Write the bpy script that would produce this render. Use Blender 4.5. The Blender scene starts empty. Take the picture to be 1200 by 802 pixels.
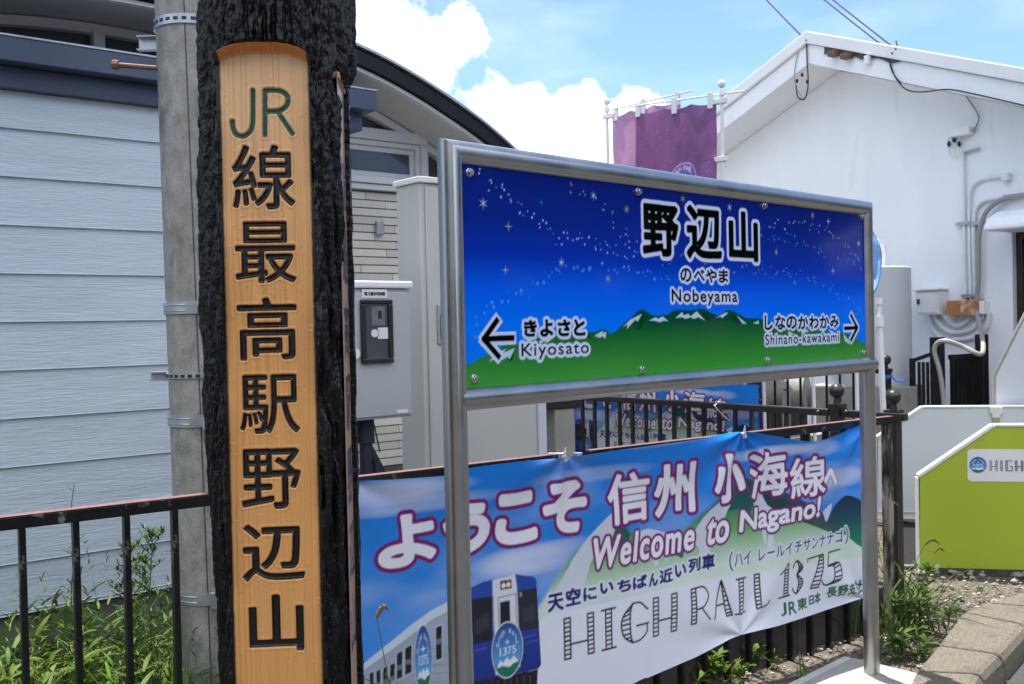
import bpy, math, random
import numpy as np
from mathutils import Matrix, Vector
rnd = random.Random(7)
S = bpy.context.scene
COL = S.collection

# ------------------------------------------------------------------ camera, sky, sun, exposure
FPX, PITCH, ROLL, EYE = 1174.0, math.radians(.88), math.radians(1.225), 1.6
CF = np.array([0, math.cos(PITCH), -math.sin(PITCH)])
_u0 = np.array([0, math.sin(PITCH), math.cos(PITCH)]); _r0 = np.array([1., 0, 0])
CR = _r0*math.cos(ROLL) - _u0*math.sin(ROLL)
CU = _r0*math.sin(ROLL) + _u0*math.cos(ROLL)
CAMP = np.array([0, 0, EYE])
cam = bpy.data.cameras.new('camera'); cam_o = bpy.data.objects.new('camera', cam); COL.objects.link(cam_o)
cam.sensor_width = 36; cam.lens = FPX/1200*36; cam.clip_start = .05; cam.clip_end = 5000
m3 = Matrix(((CR[0], CU[0], -CF[0]), (CR[1], CU[1], -CF[1]), (CR[2], CU[2], -CF[2])))
cam_o.matrix_world = Matrix.Translation(CAMP) @ m3.to_4x4()
cam.dof.use_dof = True; cam.dof.focus_distance = 3.0; cam.dof.aperture_fstop = 9
S.camera = cam_o
S.view_settings.view_transform = 'Standard'; S.view_settings.look = 'None'
S.view_settings.gamma = 1; S.view_settings.use_curve_mapping = False
S.view_settings.exposure = 1.54

def ray(px, py): return CF + CR*(px-600)/FPX + CU*(401-py)/FPX
def onz(px, py, z=0.):
    d = ray(px, py); return CAMP + d*(z-EYE)/d[2]
def onp(px, py, P, n):
    d = ray(px, py); return CAMP + d*(np.dot(np.array(P)-CAMP, n)/np.dot(d, n))
def atY(px, py, Y):
    d = ray(px, py); return CAMP + d*Y/d[1]
def dr(a): a = math.radians(a); return np.array([math.sin(a), math.cos(a), 0])
def nr(a): a = math.radians(a); return np.array([math.cos(a), -math.sin(a), 0])

SUN_AZ = (-.45, .89); SUN_EL = math.radians(74)
w = bpy.data.worlds.new('World'); S.world = w; w.use_nodes = True
nt = w.node_tree; nt.nodes.clear()
def N(tree, t, **k):
    n = tree.nodes.new(t)
    for a, b in k.items(): setattr(n, a, b)
    return n
def build_world():
    out = N(nt, 'ShaderNodeOutputWorld'); bg = N(nt, 'ShaderNodeBackground')
    sky = N(nt, 'ShaderNodeTexSky', sky_type='NISHITA')
    sky.sun_disc = False; sky.sun_elevation = SUN_EL; sky.sun_rotation = math.atan2(SUN_AZ[0], SUN_AZ[1])
    sky.air_density = 1.0; sky.dust_density = 1.2; sky.ozone_density = 1.0; sky.altitude = 1300
    tc = N(nt, 'ShaderNodeTexCoord')
    L = nt.links.new
    blobs = [(ray(400, 45), .10), (ray(450, 40), .065), (ray(490, 55), .05), (ray(525, 45), .034), (ray(552, 48), .022), (ray(470, 90), .055), (ray(505, 82), .03),
             (ray(690, 165), .055), (ray(640, 180), .055), (ray(590, 160), .045), (ray(688, 118), .026), (ray(672, 128), .03), (ray(735, 140), .035), (ray(752, 118), .013), (ray(618, 125), .026), (ray(575, 120), .03), (ray(560, 190), .08),
             (ray(640, 240), .10), (ray(750, 190), .06), (ray(300, 30), .13),
             (np.array([-.8, -.7, .75]), .50), (np.array([.1, -1, .8]), .55), (np.array([.8, -.5, .8]), .50), (np.array([.1, -.4, 1]), .45)]  # unseen clouds behind the camera, added to brighten the shaded fronts
    prev = None
    for c, r in blobs:
        c = c/np.linalg.norm(c)
        d = N(nt, 'ShaderNodeVectorMath', operation='DISTANCE'); L(tc.outputs['Generated'], d.inputs[0]); d.inputs[1].default_value = tuple(c)
        m = N(nt, 'ShaderNodeMath', operation='MULTIPLY_ADD'); L(d.outputs['Value'], m.inputs[0]); m.inputs[1].default_value = -1/r; m.inputs[2].default_value = 1.0
        if prev is None: prev = m
        else:
            x = N(nt, 'ShaderNodeMath', operation='SMOOTH_MAX'); x.inputs[2].default_value = .15
            L(prev.outputs[0], x.inputs[0]); L(m.outputs[0], x.inputs[1]); prev = x
    nz = N(nt, 'ShaderNodeTexNoise'); nz.inputs['Scale'].default_value = 24; nz.inputs['Detail'].default_value = 10; nz.inputs['Roughness'].default_value = .60
    L(tc.outputs['Generated'], nz.inputs['Vector'])
    a = N(nt, 'ShaderNodeMath', operation='MULTIPLY_ADD'); L(nz.outputs['Fac'], a.inputs[0]); a.inputs[1].default_value = 2.1; L(prev.outputs[0], a.inputs[2])
    mr = N(nt, 'ShaderNodeMapRange', interpolation_type='SMOOTHSTEP'); L(a.outputs[0], mr.inputs['Value'])
    mr.inputs['From Min'].default_value = 1.12; mr.inputs['From Max'].default_value = 1.42
    # thin high veil
    nv = N(nt, 'ShaderNodeTexNoise'); nv.inputs['Scale'].default_value = 4.5; nv.inputs['Detail'].default_value = 7
    mp = N(nt, 'ShaderNodeMapping'); mp.inputs['Scale'].default_value = (1, 1, 3.5); L(tc.outputs['Generated'], mp.inputs['Vector']); L(mp.outputs[0], nv.inputs['Vector'])
    vr = N(nt, 'ShaderNodeMapRange'); L(nv.outputs['Fac'], vr.inputs['Value']); vr.inputs['From Min'].default_value = .48; vr.inputs['From Max'].default_value = .8; vr.inputs['To Max'].default_value = .16
    mx0 = N(nt, 'ShaderNodeMath', operation='MAXIMUM'); L(mr.outputs[0], mx0.inputs[0]); L(vr.outputs[0], mx0.inputs[1])
    n2 = N(nt, 'ShaderNodeTexNoise'); n2.inputs['Scale'].default_value = 9; n2.inputs['Detail'].default_value = 6; L(tc.outputs['Generated'], n2.inputs['Vector'])
    cr = N(nt, 'ShaderNodeValToRGB'); L(n2.outputs['Fac'], cr.inputs[0])
    cr.color_ramp.elements[0].position = .36; cr.color_ramp.elements[0].color = (3.0, 3.2, 3.6, 1)
    cr.color_ramp.elements[1].position = .62; cr.color_ramp.elements[1].color = (8.2, 8.3, 8.4, 1)
    mix = N(nt, 'ShaderNodeMixRGB'); L(mx0.outputs[0], mix.inputs[0]); tint = N(nt, 'ShaderNodeVectorMath', operation='MULTIPLY'); tint.inputs[1].default_value = (.565, .63, .70); L(sky.outputs[0], tint.inputs[0]); L(tint.outputs[0], mix.inputs[1]); L(cr.outputs[0], mix.inputs[2])
    L(mix.outputs[0], bg.inputs[0]); bg.inputs[1].default_value = .12
    L(bg.outputs[0], out.inputs[0])
build_world()
sun = bpy.data.lights.new('sun', 'SUN'); sun.energy = 3.4; sun.angle = math.radians(.53); sun.color = (1, .95, .88)
sun_o = bpy.data.objects.new('sun', sun); COL.objects.link(sun_o)
sd = Vector((SUN_AZ[0]*math.cos(SUN_EL), SUN_AZ[1]*math.cos(SUN_EL), math.sin(SUN_EL)))
sun_o.rotation_euler = sd.to_track_quat('Z', 'Y').to_euler()

# ------------------------------------------------------------------ materials
def lin(c):
    if isinstance(c, str): c = tuple(int(c[i:i+2], 16)/255 for i in (0, 2, 4))
    return tuple(x/12.92 if x <= .04045 else ((x+.055)/1.055)**2.4 for x in c)
def mat(name, col=(.5, .5, .5), rough=.6, metal=0., var=.12, vscale=6., bump=0., bscale=60., stretch=(1, 1, 1), attr=None, coat=0.,
        col2=None, c2lo=.55, c2hi=.7, c2scale=3., trans=0., island=0., spec=.5, detail=6.):
    m = bpy.data.materials.new(name); m.use_nodes = True; t = m.node_tree; L = t.links.new
    b = t.nodes['Principled BSDF']
    b.inputs['Roughness'].default_value = rough; b.inputs['Metallic'].default_value = metal
    b.inputs['Specular IOR Level'].default_value = spec
    if coat: b.inputs['Coat Weight'].default_value = coat; b.inputs['Coat Roughness'].default_value = .06
    tc = N(t, 'ShaderNodeTexCoord'); mp = N(t, 'ShaderNodeMapping'); mp.inputs['Scale'].default_value = stretch
    L(tc.outputs['Object'], mp.inputs['Vector'])
    if attr:
        at = N(t, 'ShaderNodeAttribute', attribute_name=attr); src = at.outputs['Color']
    else:
        rg = N(t, 'ShaderNodeRGB'); rg.outputs[0].default_value = (*col, 1); src = rg.outputs[0]
    if col2 is not None:
        nz = N(t, 'ShaderNodeTexNoise'); nz.inputs['Scale'].default_value = c2scale; nz.inputs['Detail'].default_value = 8; nz.inputs['Roughness'].default_value = .65
        L(mp.outputs[0], nz.inputs['Vector'])
        r = N(t, 'ShaderNodeMapRange', interpolation_type='SMOOTHSTEP'); r.inputs['From Min'].default_value = c2lo; r.inputs['From Max'].default_value = c2hi
        L(nz.outputs['Fac'], r.inputs['Value'])
        mx = N(t, 'ShaderNodeMixRGB'); L(r.outputs[0], mx.inputs[0]); L(src, mx.inputs[1]); mx.inputs[2].default_value = (*col2, 1); src = mx.outputs[0]
    if var:
        nz = N(t, 'ShaderNodeTexNoise'); nz.inputs['Scale'].default_value = vscale; nz.inputs['Detail'].default_value = detail; L(mp.outputs[0], nz.inputs['Vector'])
        r = N(t, 'ShaderNodeMapRange'); r.inputs['From Min'].default_value = .3; r.inputs['From Max'].default_value = .7
        r.inputs['To Min'].default_value = 1-var; r.inputs['To Max'].default_value = 1+var; L(nz.outputs['Fac'], r.inputs['Value'])
        v = N(t, 'ShaderNodeVectorMath', operation='SCALE'); L(src, v.inputs[0]); L(r.outputs[0], v.inputs['Scale']); src = v.outputs[0]
        rr = N(t, 'ShaderNodeMapRange'); rr.inputs['From Min'].default_value = .3; rr.inputs['From Max'].default_value = .7
        rr.inputs['To Min'].default_value = max(.02, rough*.85); rr.inputs['To Max'].default_value = min(1, rough*1.15); L(nz.outputs['Fac'], rr.inputs['Value']); L(rr.outputs[0], b.inputs['Roughness'])
    if island:
        g = N(t, 'ShaderNodeNewGeometry'); r = N(t, 'ShaderNodeMapRange'); r.inputs['To Min'].default_value = 1-island; r.inputs['To Max'].default_value = 1+island
        L(g.outputs['Random Per Island'], r.inputs['Value'])
        v = N(t, 'ShaderNodeVectorMath', operation='SCALE'); L(src, v.inputs[0]); L(r.outputs[0], v.inputs['Scale']); src = v.outputs[0]
        h = N(t, 'ShaderNodeHueSaturation'); L(src, h.inputs['Color'])
        r2 = N(t, 'ShaderNodeMapRange'); r2.inputs['To Min'].default_value = .47; r2.inputs['To Max'].default_value = .53; L(g.outputs['Random Per Island'], r2.inputs['Value']); L(r2.outputs[0], h.inputs['Hue']); src = h.outputs[0]
    L(src, b.inputs['Base Color'])
    if bump:
        nz = N(t, 'ShaderNodeTexNoise'); nz.inputs['Scale'].default_value = bscale; nz.inputs['Detail'].default_value = 5; L(mp.outputs[0], nz.inputs['Vector'])
        bp = N(t, 'ShaderNodeBump'); bp.inputs['Strength'].default_value = bump; bp.inputs['Distance'].default_value = .01
        L(nz.outputs['Fac'], bp.inputs['Height']); L(bp.outputs[0], b.inputs['Normal'])
    if trans:
        tr = N(t, 'ShaderNodeBsdfTranslucent'); L(src, tr.inputs['Color']); ms = N(t, 'ShaderNodeMixShader'); ms.inputs[0].default_value = trans
        L(b.outputs[0], ms.inputs[1]); L(tr.outputs[0], ms.inputs[2]); L(ms.outputs[0], t.nodes['Material Output'].inputs['Surface'])
    return m
def glassm(name, col, rough=.05):
    m = mat(name, col, rough, var=.05, spec=.8); return m

M = dict(
 wood_unseen=mat('unseen_foliage', (.035, .06, .018), .8, var=.3, vscale=1., island=.5, spec=.1),
 steel=mat('brushed_steel', (.43, .43, .43), .34, 1, var=.05, vscale=9),
 bolt=mat('bolt_steel', (.62, .62, .62), .25, 1, var=.05),
 sign_print=mat('sign_print', attr='Col', rough=.10, var=.01, vscale=3, spec=.22),
 sheet=mat('sheet_metal_back', (.55, .55, .55), .4, .6, var=.05),
 bark=mat('black_painted_bark', (.004, .004, .005), .21, var=.35, vscale=55, bump=.5, bscale=160, spec=.30, col2=(.016, .012, .010), c2lo=.6, c2hi=.75, c2scale=40, stretch=(1, 1, .5)),
 board=mat('painted_wood_board', attr='Col', rough=.42, var=.05, vscale=14, bump=.10, bscale=90, stretch=(3, 3, .12)),
 cloth=mat('vinyl_banner', attr='Col', rough=.40, var=.02, vscale=3, spec=.35),
 flag=mat('flag_cloth', attr='Col', rough=.8, var=.06, vscale=5, trans=.55),
 siding=mat('blue_lap_siding', (.51, .59, .68), .55, var=.07, vscale=1.6, bump=.5, bscale=9, stretch=(1.2, 1.2, 12)),
 navy=mat('navy_fascia_metal', (.062, .085, .135), .38, .2, var=.12, vscale=2, stretch=(1, 1, 3)),
 navy_dark=mat('navy_lower_flashing', (.05, .068, .112), .36, .2, var=.15, vscale=2.5, stretch=(2, 2, .6), col2=(.10, .12, .16), c2lo=.62, c2hi=.7, c2scale=5),
 foundation=mat('foundation_concrete', (.13, .13, .125), .9, var=.3, vscale=5, bump=.3, bscale=40),
 plaster=mat('white_stucco', (.84, .86, .89), .75, var=.04, vscale=2.2, bump=.35, bscale=70, col2=(.68, .69, .70), c2lo=.55, c2hi=.82, c2scale=2.2, stretch=(1.6, 1.6, .4)),
 whitemetal=mat('white_metal', (.80, .80, .80), .4, var=.04, vscale=3, col2=(.55, .53, .48), c2lo=.68, c2hi=.8, c2scale=4),
 frame_white=mat('white_window_frame', (.66, .68, .72), .38, var=.04),
 soffit=mat('grey_soffit', (.58, .58, .565), .7, var=.05, vscale=1.5),
 roof_black=mat('black_roof_edge', (.010, .0105, .013), .5, spec=.25, var=.2, vscale=3),
 winglass=mat('dark_window_glass', (.055, .065, .085), .08, var=.25, vscale=.8, spec=.7),
 cab=mat('cabinet_paint', (.49, .49, .475), .42, var=.05, vscale=1.6, col2=(.40, .39, .37), c2lo=.6, c2hi=.85, c2scale=2.2, stretch=(1, 1, .4)),
 meter=mat('meter_box_paint', (.41, .43, .455), .4, var=.04, vscale=2.5),
 lid=mat('white_lid', (.76, .76, .76), .4, var=.04),
 dark_plastic=mat('dark_plastic', (.012, .014, .019), .22, var=.1),
 meterglass=mat('meter_window', (.045, .055, .07), .08, var=.2, vscale=5, spec=.7),
 navy_sleeve=mat('navy_sleeve', (.016, .020, .036), .6, var=.25, vscale=10),
 iron=mat('black_iron_paint', (.008, .0085, .0095), .40, spec=.3, var=.3, vscale=15, col2=(.16, .17, .17), c2lo=.59, c2hi=.68, c2scale=16, bump=.15, bscale=90),
 rust_top=mat('rust_primer', (.15, .068, .056), .7, var=.2, vscale=20),
 worn_post=mat('worn_post_paint', (.016, .016, .017), .45, var=.3, vscale=15, col2=(.34, .31, .26), c2lo=.50, c2hi=.60, c2scale=9, stretch=(1, 1, .22)),
 brown_iron=mat('dark_brown_iron', (.022, .019, .019), .32, var=.15, vscale=10),
 gate=mat('black_gate_paint', (.009, .009, .011), .5, var=.3, vscale=8, col2=(.10, .035, .015), c2lo=.66, c2hi=.72, c2scale=5),
 pole=mat('pole_concrete', (.29, .285, .27), .9, var=.22, vscale=26, bump=.5, bscale=110, col2=(.155, .15, .14), c2lo=.50, c2hi=.72, c2scale=7, stretch=(1, 1, .55), spec=.2),
 zinc=mat('galvanised_band', (.42, .45, .48), .4, .75, var=.12, vscale=20),
 rustbolt=mat('rusty_bolt', (.17, .09, .055), .7, .3, var=.3, vscale=30),
 white_pole=mat('white_plastic_pole', (.74, .75, .77), .4, var=.04),
 ground=None, slab=None,
 wpaint=mat('white_slab', (.30, .295, .28), .75, var=.12, vscale=6, bump=.2, bscale=60, col2=(.2, .19, .17), c2lo=.55, c2hi=.75, c2scale=5),
 wedge=mat('white_line_paint', (.42, .42, .42), .7, var=.1, vscale=15, bump=.2, bscale=60),
 yellow=mat('yellow_line_paint', (.42, .26, .035), .7, var=.3, vscale=25, bump=.2, bscale=60),
 kerb=mat('kerb_concrete', (.15, .132, .104), .95, var=.42, vscale=110, bump=.7, bscale=170, col2=(.10, .09, .075), c2lo=.50, c2hi=.72, c2scale=7, spec=.2, detail=3),
 path=mat('dark_asphalt', (.022, .022, .024), .95, var=.3, vscale=30, bump=.4, bscale=150, spec=.15),
 road=mat('asphalt', (.045, .045, .047), .9, var=.3, vscale=30, bump=.4, bscale=150),
 conc=mat('grey_concrete', (.27, .265, .25), .9, var=.15, vscale=6, bump=.3, bscale=60, col2=(.16, .155, .145), c2lo=.52, c2hi=.7, c2scale=3),
 conc_dark=mat('old_concrete', (.06, .056, .052), .95, var=.3, vscale=9, bump=.5, bscale=60),
 lime=mat('lime_green_panel', (.36, .45, .035), .45, var=.025, vscale=2, spec=.4),
 pale=mat('pale_blue_white_panel', (.58, .62, .71), .42, var=.03, vscale=1.5),
 trim=mat('white_trim', (.74, .74, .73), .4, var=.05),
 sticker=mat('white_sticker', (.70, .70, .74), .4, var=.02),
 ink=mat('grey_ink', (.08, .08, .09), .5, var=.05),
 black=mat('black_ink', (.01, .01, .01), .5, var=.05),
 emblem=mat('emblem_print', attr='Col', rough=.4, var=.02),
 tank=mat('tank_paint', (.50, .53, .585), .5, var=.06, vscale=2, stretch=(1, 1, .4)),
 wire=mat('black_wire', (.012, .012, .013), .5, var=.1),
 conduit=mat('painted_conduit', (.74, .75, .78), .5, var=.06),
 gconduit=mat('grey_conduit', (.30, .295, .27), .5, var=.08),
 rustbox=mat('rusty_orange_box', (.40, .17, .06), .75, var=.25, vscale=14, col2=(.6, .45, .33), c2lo=.55, c2hi=.62, c2scale=11),
 door=mat('dark_brown_door', (.022, .015, .012), .4, var=.15),
 doorglass=mat('door_glass', (.018, .021, .027), .07, var=.1),
 terminal=mat('brown_terminal', (.15, .075, .045), .6, var=.3, vscale=40),
 flash=mat('dark_lead_strip', (.045, .05, .055), .7, var=.45, vscale=10),
 leaf=mat('leaf', (.088, .15, .016), .5, var=.15, vscale=12, island=.40, trans=.32, spec=.15),
 leaf2=mat('leaf_dark', (.058, .105, .018), .5, var=.15, vscale=12, island=.35, trans=.28, spec=.2),
 stem=mat('stem', (.085, .13, .03), .6, var=.2),
 seed=mat('foxtail_seed', (.12, .085, .035), .9, var=.3, vscale=60),
 stone=mat('pale_stones', (.24, .225, .20), .9, var=.2, vscale=30, island=.5, bump=.3, bscale=90),
 rope=mat('white_cord', (.72, .72, .70), .6, var=.05),
 blue_tape=mat('blue_tape', (.03, .13, .55), .5, var=.05),
 brass=mat('grommet', (.6, .6, .6), .3, .9, var=.05),
)

# ------------------------------------------------------------------ mesh helpers
def frame(P, a, yaw_extra=0):
    d, n = dr(a), -nr(a)
    return np.array([[d[0], n[0], 0, P[0]], [d[1], n[1], 0, P[1]], [0, 0, 1, P[2]], [0, 0, 0, 1]])
ID4 = np.eye(4)
def tag(o, label=None, cat=None, group=None, kind=None):
    if label: o['label'] = label
    if cat: o['category'] = cat
    if group: o['group'] = group
    if kind: o['kind'] = kind
    return o
def thing(name, label, cat, loc=(0, 0, 0), group=None):
    o = bpy.data.objects.new(name, None); COL.objects.link(o); o.location = tuple(float(v) for v in loc); o.empty_display_size = .1
    return tag(o, label, cat, group)
def worldloc(o):
    v = Vector(o.location)
    p = o.parent
    if p: v = worldloc(p) if not o.get('_own') else v
    return v
def link(name, me, m, parent=None):
    o = bpy.data.objects.new(name, me); COL.objects.link(o)
    if m is not None: me.materials.append(m)
    if parent is not None:
        o.parent = parent
        root = parent
        while root.parent: root = root.parent
        if parent is root: o.matrix_parent_inverse = Matrix.Translation(-Vector(root.location))
    return o
class MB:
    def __init__(s, fr=ID4): s.v = []; s.f = []; s.fr = fr
    def add(s, v, f):
        v = np.asarray(v, float); b = sum(len(x) for x in s.v)
        v = v @ s.fr[:3, :3].T + s.fr[:3, 3]
        s.v.append(v); s.f += [tuple(i+b for i in q) for q in f]; return s
    def box(s, x0, x1, y0, y1, z0, z1):
        v = [(x, y, z) for z in (z0, z1) for y in (y0, y1) for x in (x0, x1)]
        return s.add(v, [(0, 2, 3, 1), (4, 5, 7, 6), (0, 1, 5, 4), (2, 6, 7, 3), (0, 4, 6, 2), (1, 3, 7, 5)])
    def prism(s, poly, y0, y1):      # polygon in (x,z), extruded in y
        n = len(poly); v = [(x, y0, z) for x, z in poly] + [(x, y1, z) for x, z in poly]
        return s.add(v, [tuple(range(n)), tuple(range(2*n-1, n-1, -1))] + [(i, i+n, (i+1) % n+n, (i+1) % n) for i in range(n)])
    def extr(s, prof, x0, x1, cap=True):       # profile in (y,z), extruded in x
        n = len(prof); v = [(x0, y, z) for y, z in prof] + [(x1, y, z) for y, z in prof]
        return s.add(v, ([tuple(range(n)), tuple(range(2*n-1, n-1, -1))] if cap else []) + [(i, i+n, (i+1) % n+n, (i+1) % n) for i in range(n)])
    def tube(s, pts, r, n=10, cap=True, r1=None):
        pts = [np.asarray(p, float) for p in pts]; K = len(pts); vs = []
        T = [pts[min(i+1, K-1)]-pts[max(i-1, 0)] for i in range(K)]
        seg = [(pts[i+1]-pts[i])/max(1e-9, np.linalg.norm(pts[i+1]-pts[i])) for i in range(K-1)]
        up = np.array([0, 0, 1.]) if abs(seg[0][2]) < .9 else np.array([1., 0, 0])
        a = np.cross(seg[0], up); a /= np.linalg.norm(a); 
        for i in range(K):
            t = seg[0] if i == 0 else seg[-1] if i == K-1 else seg[i-1]+seg[i]
            t = t/np.linalg.norm(t)
            s0 = seg[max(0, i-1)]
            a = a-s0*np.dot(a, s0); a /= np.linalg.norm(a); b = np.cross(s0, a)
            rr = r if r1 is None else r+(r1-r)*i/(K-1)
            for k in range(n):
                an = 2*math.pi*k/n; o = a*math.cos(an)*rr+b*math.sin(an)*rr
                # project along s0 onto the mitre plane through pts[i] with normal t
                dn = np.dot(s0, t)
                o = o - s0*(np.dot(o, t)/dn) if abs(dn) > .2 else o
                vs.append(pts[i]+o)
        f = [(i*n+k, i*n+(k+1) % n, (i+1)*n+(k+1) % n, (i+1)*n+k) for i in range(K-1) for k in range(n)]
        if cap: f += [tuple(range(n-1, -1, -1)), tuple((K-1)*n+k for k in range(n))]
        return s.add(vs, f)
    def lathe(s, c, prof, n=16):      # prof (r,z) about a vertical axis through c
        K = len(prof); v = [(c[0]+r*math.cos(2*math.pi*k/n), c[1]+r*math.sin(2*math.pi*k/n), c[2]+z) for r, z in prof for k in range(n)]
        f = [(i*n+k, i*n+(k+1) % n, (i+1)*n+(k+1) % n, (i+1)*n+k) for i in range(K-1) for k in range(n)]
        f += [tuple(range(n-1, -1, -1)), tuple((K-1)*n+k for k in range(n))]
        return s.add(v, f)
    def ball(s, c, r, n=14, sz=1.):
        K = 8
        return s.lathe(c, [(r*math.sin(math.pi*(i+.15)/(K+.3)), -r*sz*math.cos(math.pi*(i+.15)/(K+.3))) for i in range(K+1)], n)
    def build(s, name, m, parent=None, smooth=False, bevel=0., sharp=35, recalc=True):
        me = bpy.data.meshes.new(name); V = np.concatenate(s.v) if s.v else np.zeros((0, 3))
        me.from_pydata(V.tolist(), [], s.f); me.update()
        if recalc:
            import bmesh
            bm = bmesh.new(); bm.from_mesh(me); bmesh.ops.recalc_face_normals(bm, faces=bm.faces); bm.to_mesh(me); bm.free()
        if smooth:
            me.polygons.foreach_set('use_smooth', [True]*len(me.polygons)); me.set_sharp_from_angle(angle=math.radians(sharp))
        o = link(name, me, m, parent)
        if bevel:
            md = o.modifiers.new('bevel', 'BEVEL'); md.width = bevel; md.segments = 2; md.limit_method = 'ANGLE'; md.angle_limit = math.radians(40)
        return o
def grid_mesh(name, P, m, parent=None, col=None, smooth=True, wrap=False):
    ny, nx = P.shape[:2]; me = bpy.data.meshes.new(name)
    idx = np.arange(ny*nx).reshape(ny, nx)
    if wrap: idx = np.concatenate([idx, idx[:, :1]], 1)
    q = np.stack([idx[:-1, :-1], idx[:-1, 1:], idx[1:, 1:], idx[1:, :-1]], -1).reshape(-1, 4)
    me.vertices.add(ny*nx); me.vertices.foreach_set('co', P.astype(np.float32).ravel())
    me.loops.add(q.size); me.loops.foreach_set('vertex_index', q.astype(np.int32).ravel())
    me.polygons.add(len(q)); me.polygons.foreach_set('loop_start', (np.arange(len(q))*4).astype(np.int32))
    me.polygons.foreach_set('use_smooth', np.full(len(q), smooth))
    me.update(calc_edges=True)
    if col is not None:
        a = me.color_attributes.new('Col', 'FLOAT_COLOR', 'POINT')
        c = np.ones((ny*nx, 4), np.float32); c[:, :3] = col.reshape(-1, 3); a.data.foreach_set('color', c.ravel())
    return link(name, me, m, parent)

# numpy value noise
_tab = np.random.RandomState(3).rand(64, 64, 64).astype(np.float32)
def vn(x, y, z=0.):
    x, y, z = np.broadcast_arrays(np.asarray(x, float), np.asarray(y, float), np.asarray(z, float))
    xi, yi, zi = np.floor(x).astype(int), np.floor(y).astype(int), np.floor(z).astype(int)
    f = lambda t: t*t*(3-2*t)
    fx, fy, fz = f(x-xi), f(y-yi), f(z-zi); r = 0
    for dx in (0, 1):
        for dy in (0, 1):
            for dz in (0, 1):
                r = r+_tab[(xi+dx) % 64, (yi+dy) % 64, (zi+dz) % 64]*(fx if dx else 1-fx)*(fy if dy else 1-fy)*(fz if dz else 1-fz)
    return r
def fbm(x, y, z=0., o=4):
    s, a, t = 0, 1., 0
    for i in range(o): s = s+a*vn(x*2**i+i*7.3, y*2**i+i*3.1, z*2**i); t += a; a *= .5
    return s/t
def blur(a, r):
    k = 2*r+1
    for ax in (0, 1):
        p = [(0, 0)]*a.ndim; p[ax] = (r+1, r); c = np.cumsum(np.pad(a, p, mode='edge'), ax)
        a = (np.take(c, range(k, c.shape[ax]), ax)-np.take(c, range(0, c.shape[ax]-k), ax))/k
    return a

# ------------------------------------------------------------------ glyphs and print canvases
_gl = {}
def glyph(ch, font=None):
    if ch in _gl: return _gl[ch]
    latin = len(ch) > 3 and ord(ch[0]) < 128 and '!' not in ch
    c = bpy.data.curves.new('t', 'FONT'); c.body = ch; c.resolution_u = 6; c.space_character = 1.16 if latin else 1.0
    o = bpy.data.objects.new('t', c); COL.objects.link(o)
    dg = bpy.context.evaluated_depsgraph_get(); me = bpy.data.meshes.new_from_object(o.evaluated_get(dg)); me.calc_loop_triangles()
    v = np.array([p.co[:2] for p in me.vertices]); t = np.array([q.vertices[:] for q in me.loop_triangles])
    bpy.data.objects.remove(o); bpy.data.curves.remove(c); bpy.data.meshes.remove(me)
    lo, hi = v.min(0), v.max(0); _gl[ch] = ((v-lo)/(hi-lo), t); return _gl[ch]
def raster_tris(v, t, W, H):
    out = np.zeros((H, W), bool)
    for a, b, c in v[t]:
        x0, x1 = int(max(0, math.floor(min(a[0], b[0], c[0])))), int(min(W, math.ceil(max(a[0], b[0], c[0]))+1))
        y0, y1 = int(max(0, math.floor(min(a[1], b[1], c[1])))), int(min(H, math.ceil(max(a[1], b[1], c[1]))+1))
        if x1 <= x0 or y1 <= y0: continue
        X, Y = np.meshgrid(np.arange(x0, x1)+.5, np.arange(y0, y1)+.5)
        e = lambda p, q: (q[0]-p[0])*(Y-p[1])-(q[1]-p[1])*(X-p[0])
        e1, e2, e3 = e(a, b), e(b, c), e(c, a)
        out[y0:y1, x0:x1] |= ((e1 >= -1e-6) & (e2 >= -1e-6) & (e3 >= -1e-6)) | ((e1 <= 1e-6) & (e2 <= 1e-6) & (e3 <= 1e-6))
    return out
def dilate(m, r):
    if r < .5: return m
    R = int(r); H, W = m.shape; out = np.zeros_like(m); c = np.cumsum(np.pad(m.astype(np.int32), ((0, 0), (R+1, R))), 1)
    for dy in range(-R, R+1):
        hw = int(math.sqrt(r*r-dy*dy)); x = np.arange(W)+R+1
        row = (c[:, x+hw]-c[:, x-hw-1]) > 0
        if dy >= 0: out[dy:] |= row[:H-dy]
        else: out[:dy] |= row[-dy:]
    return out
SS = 3
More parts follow.
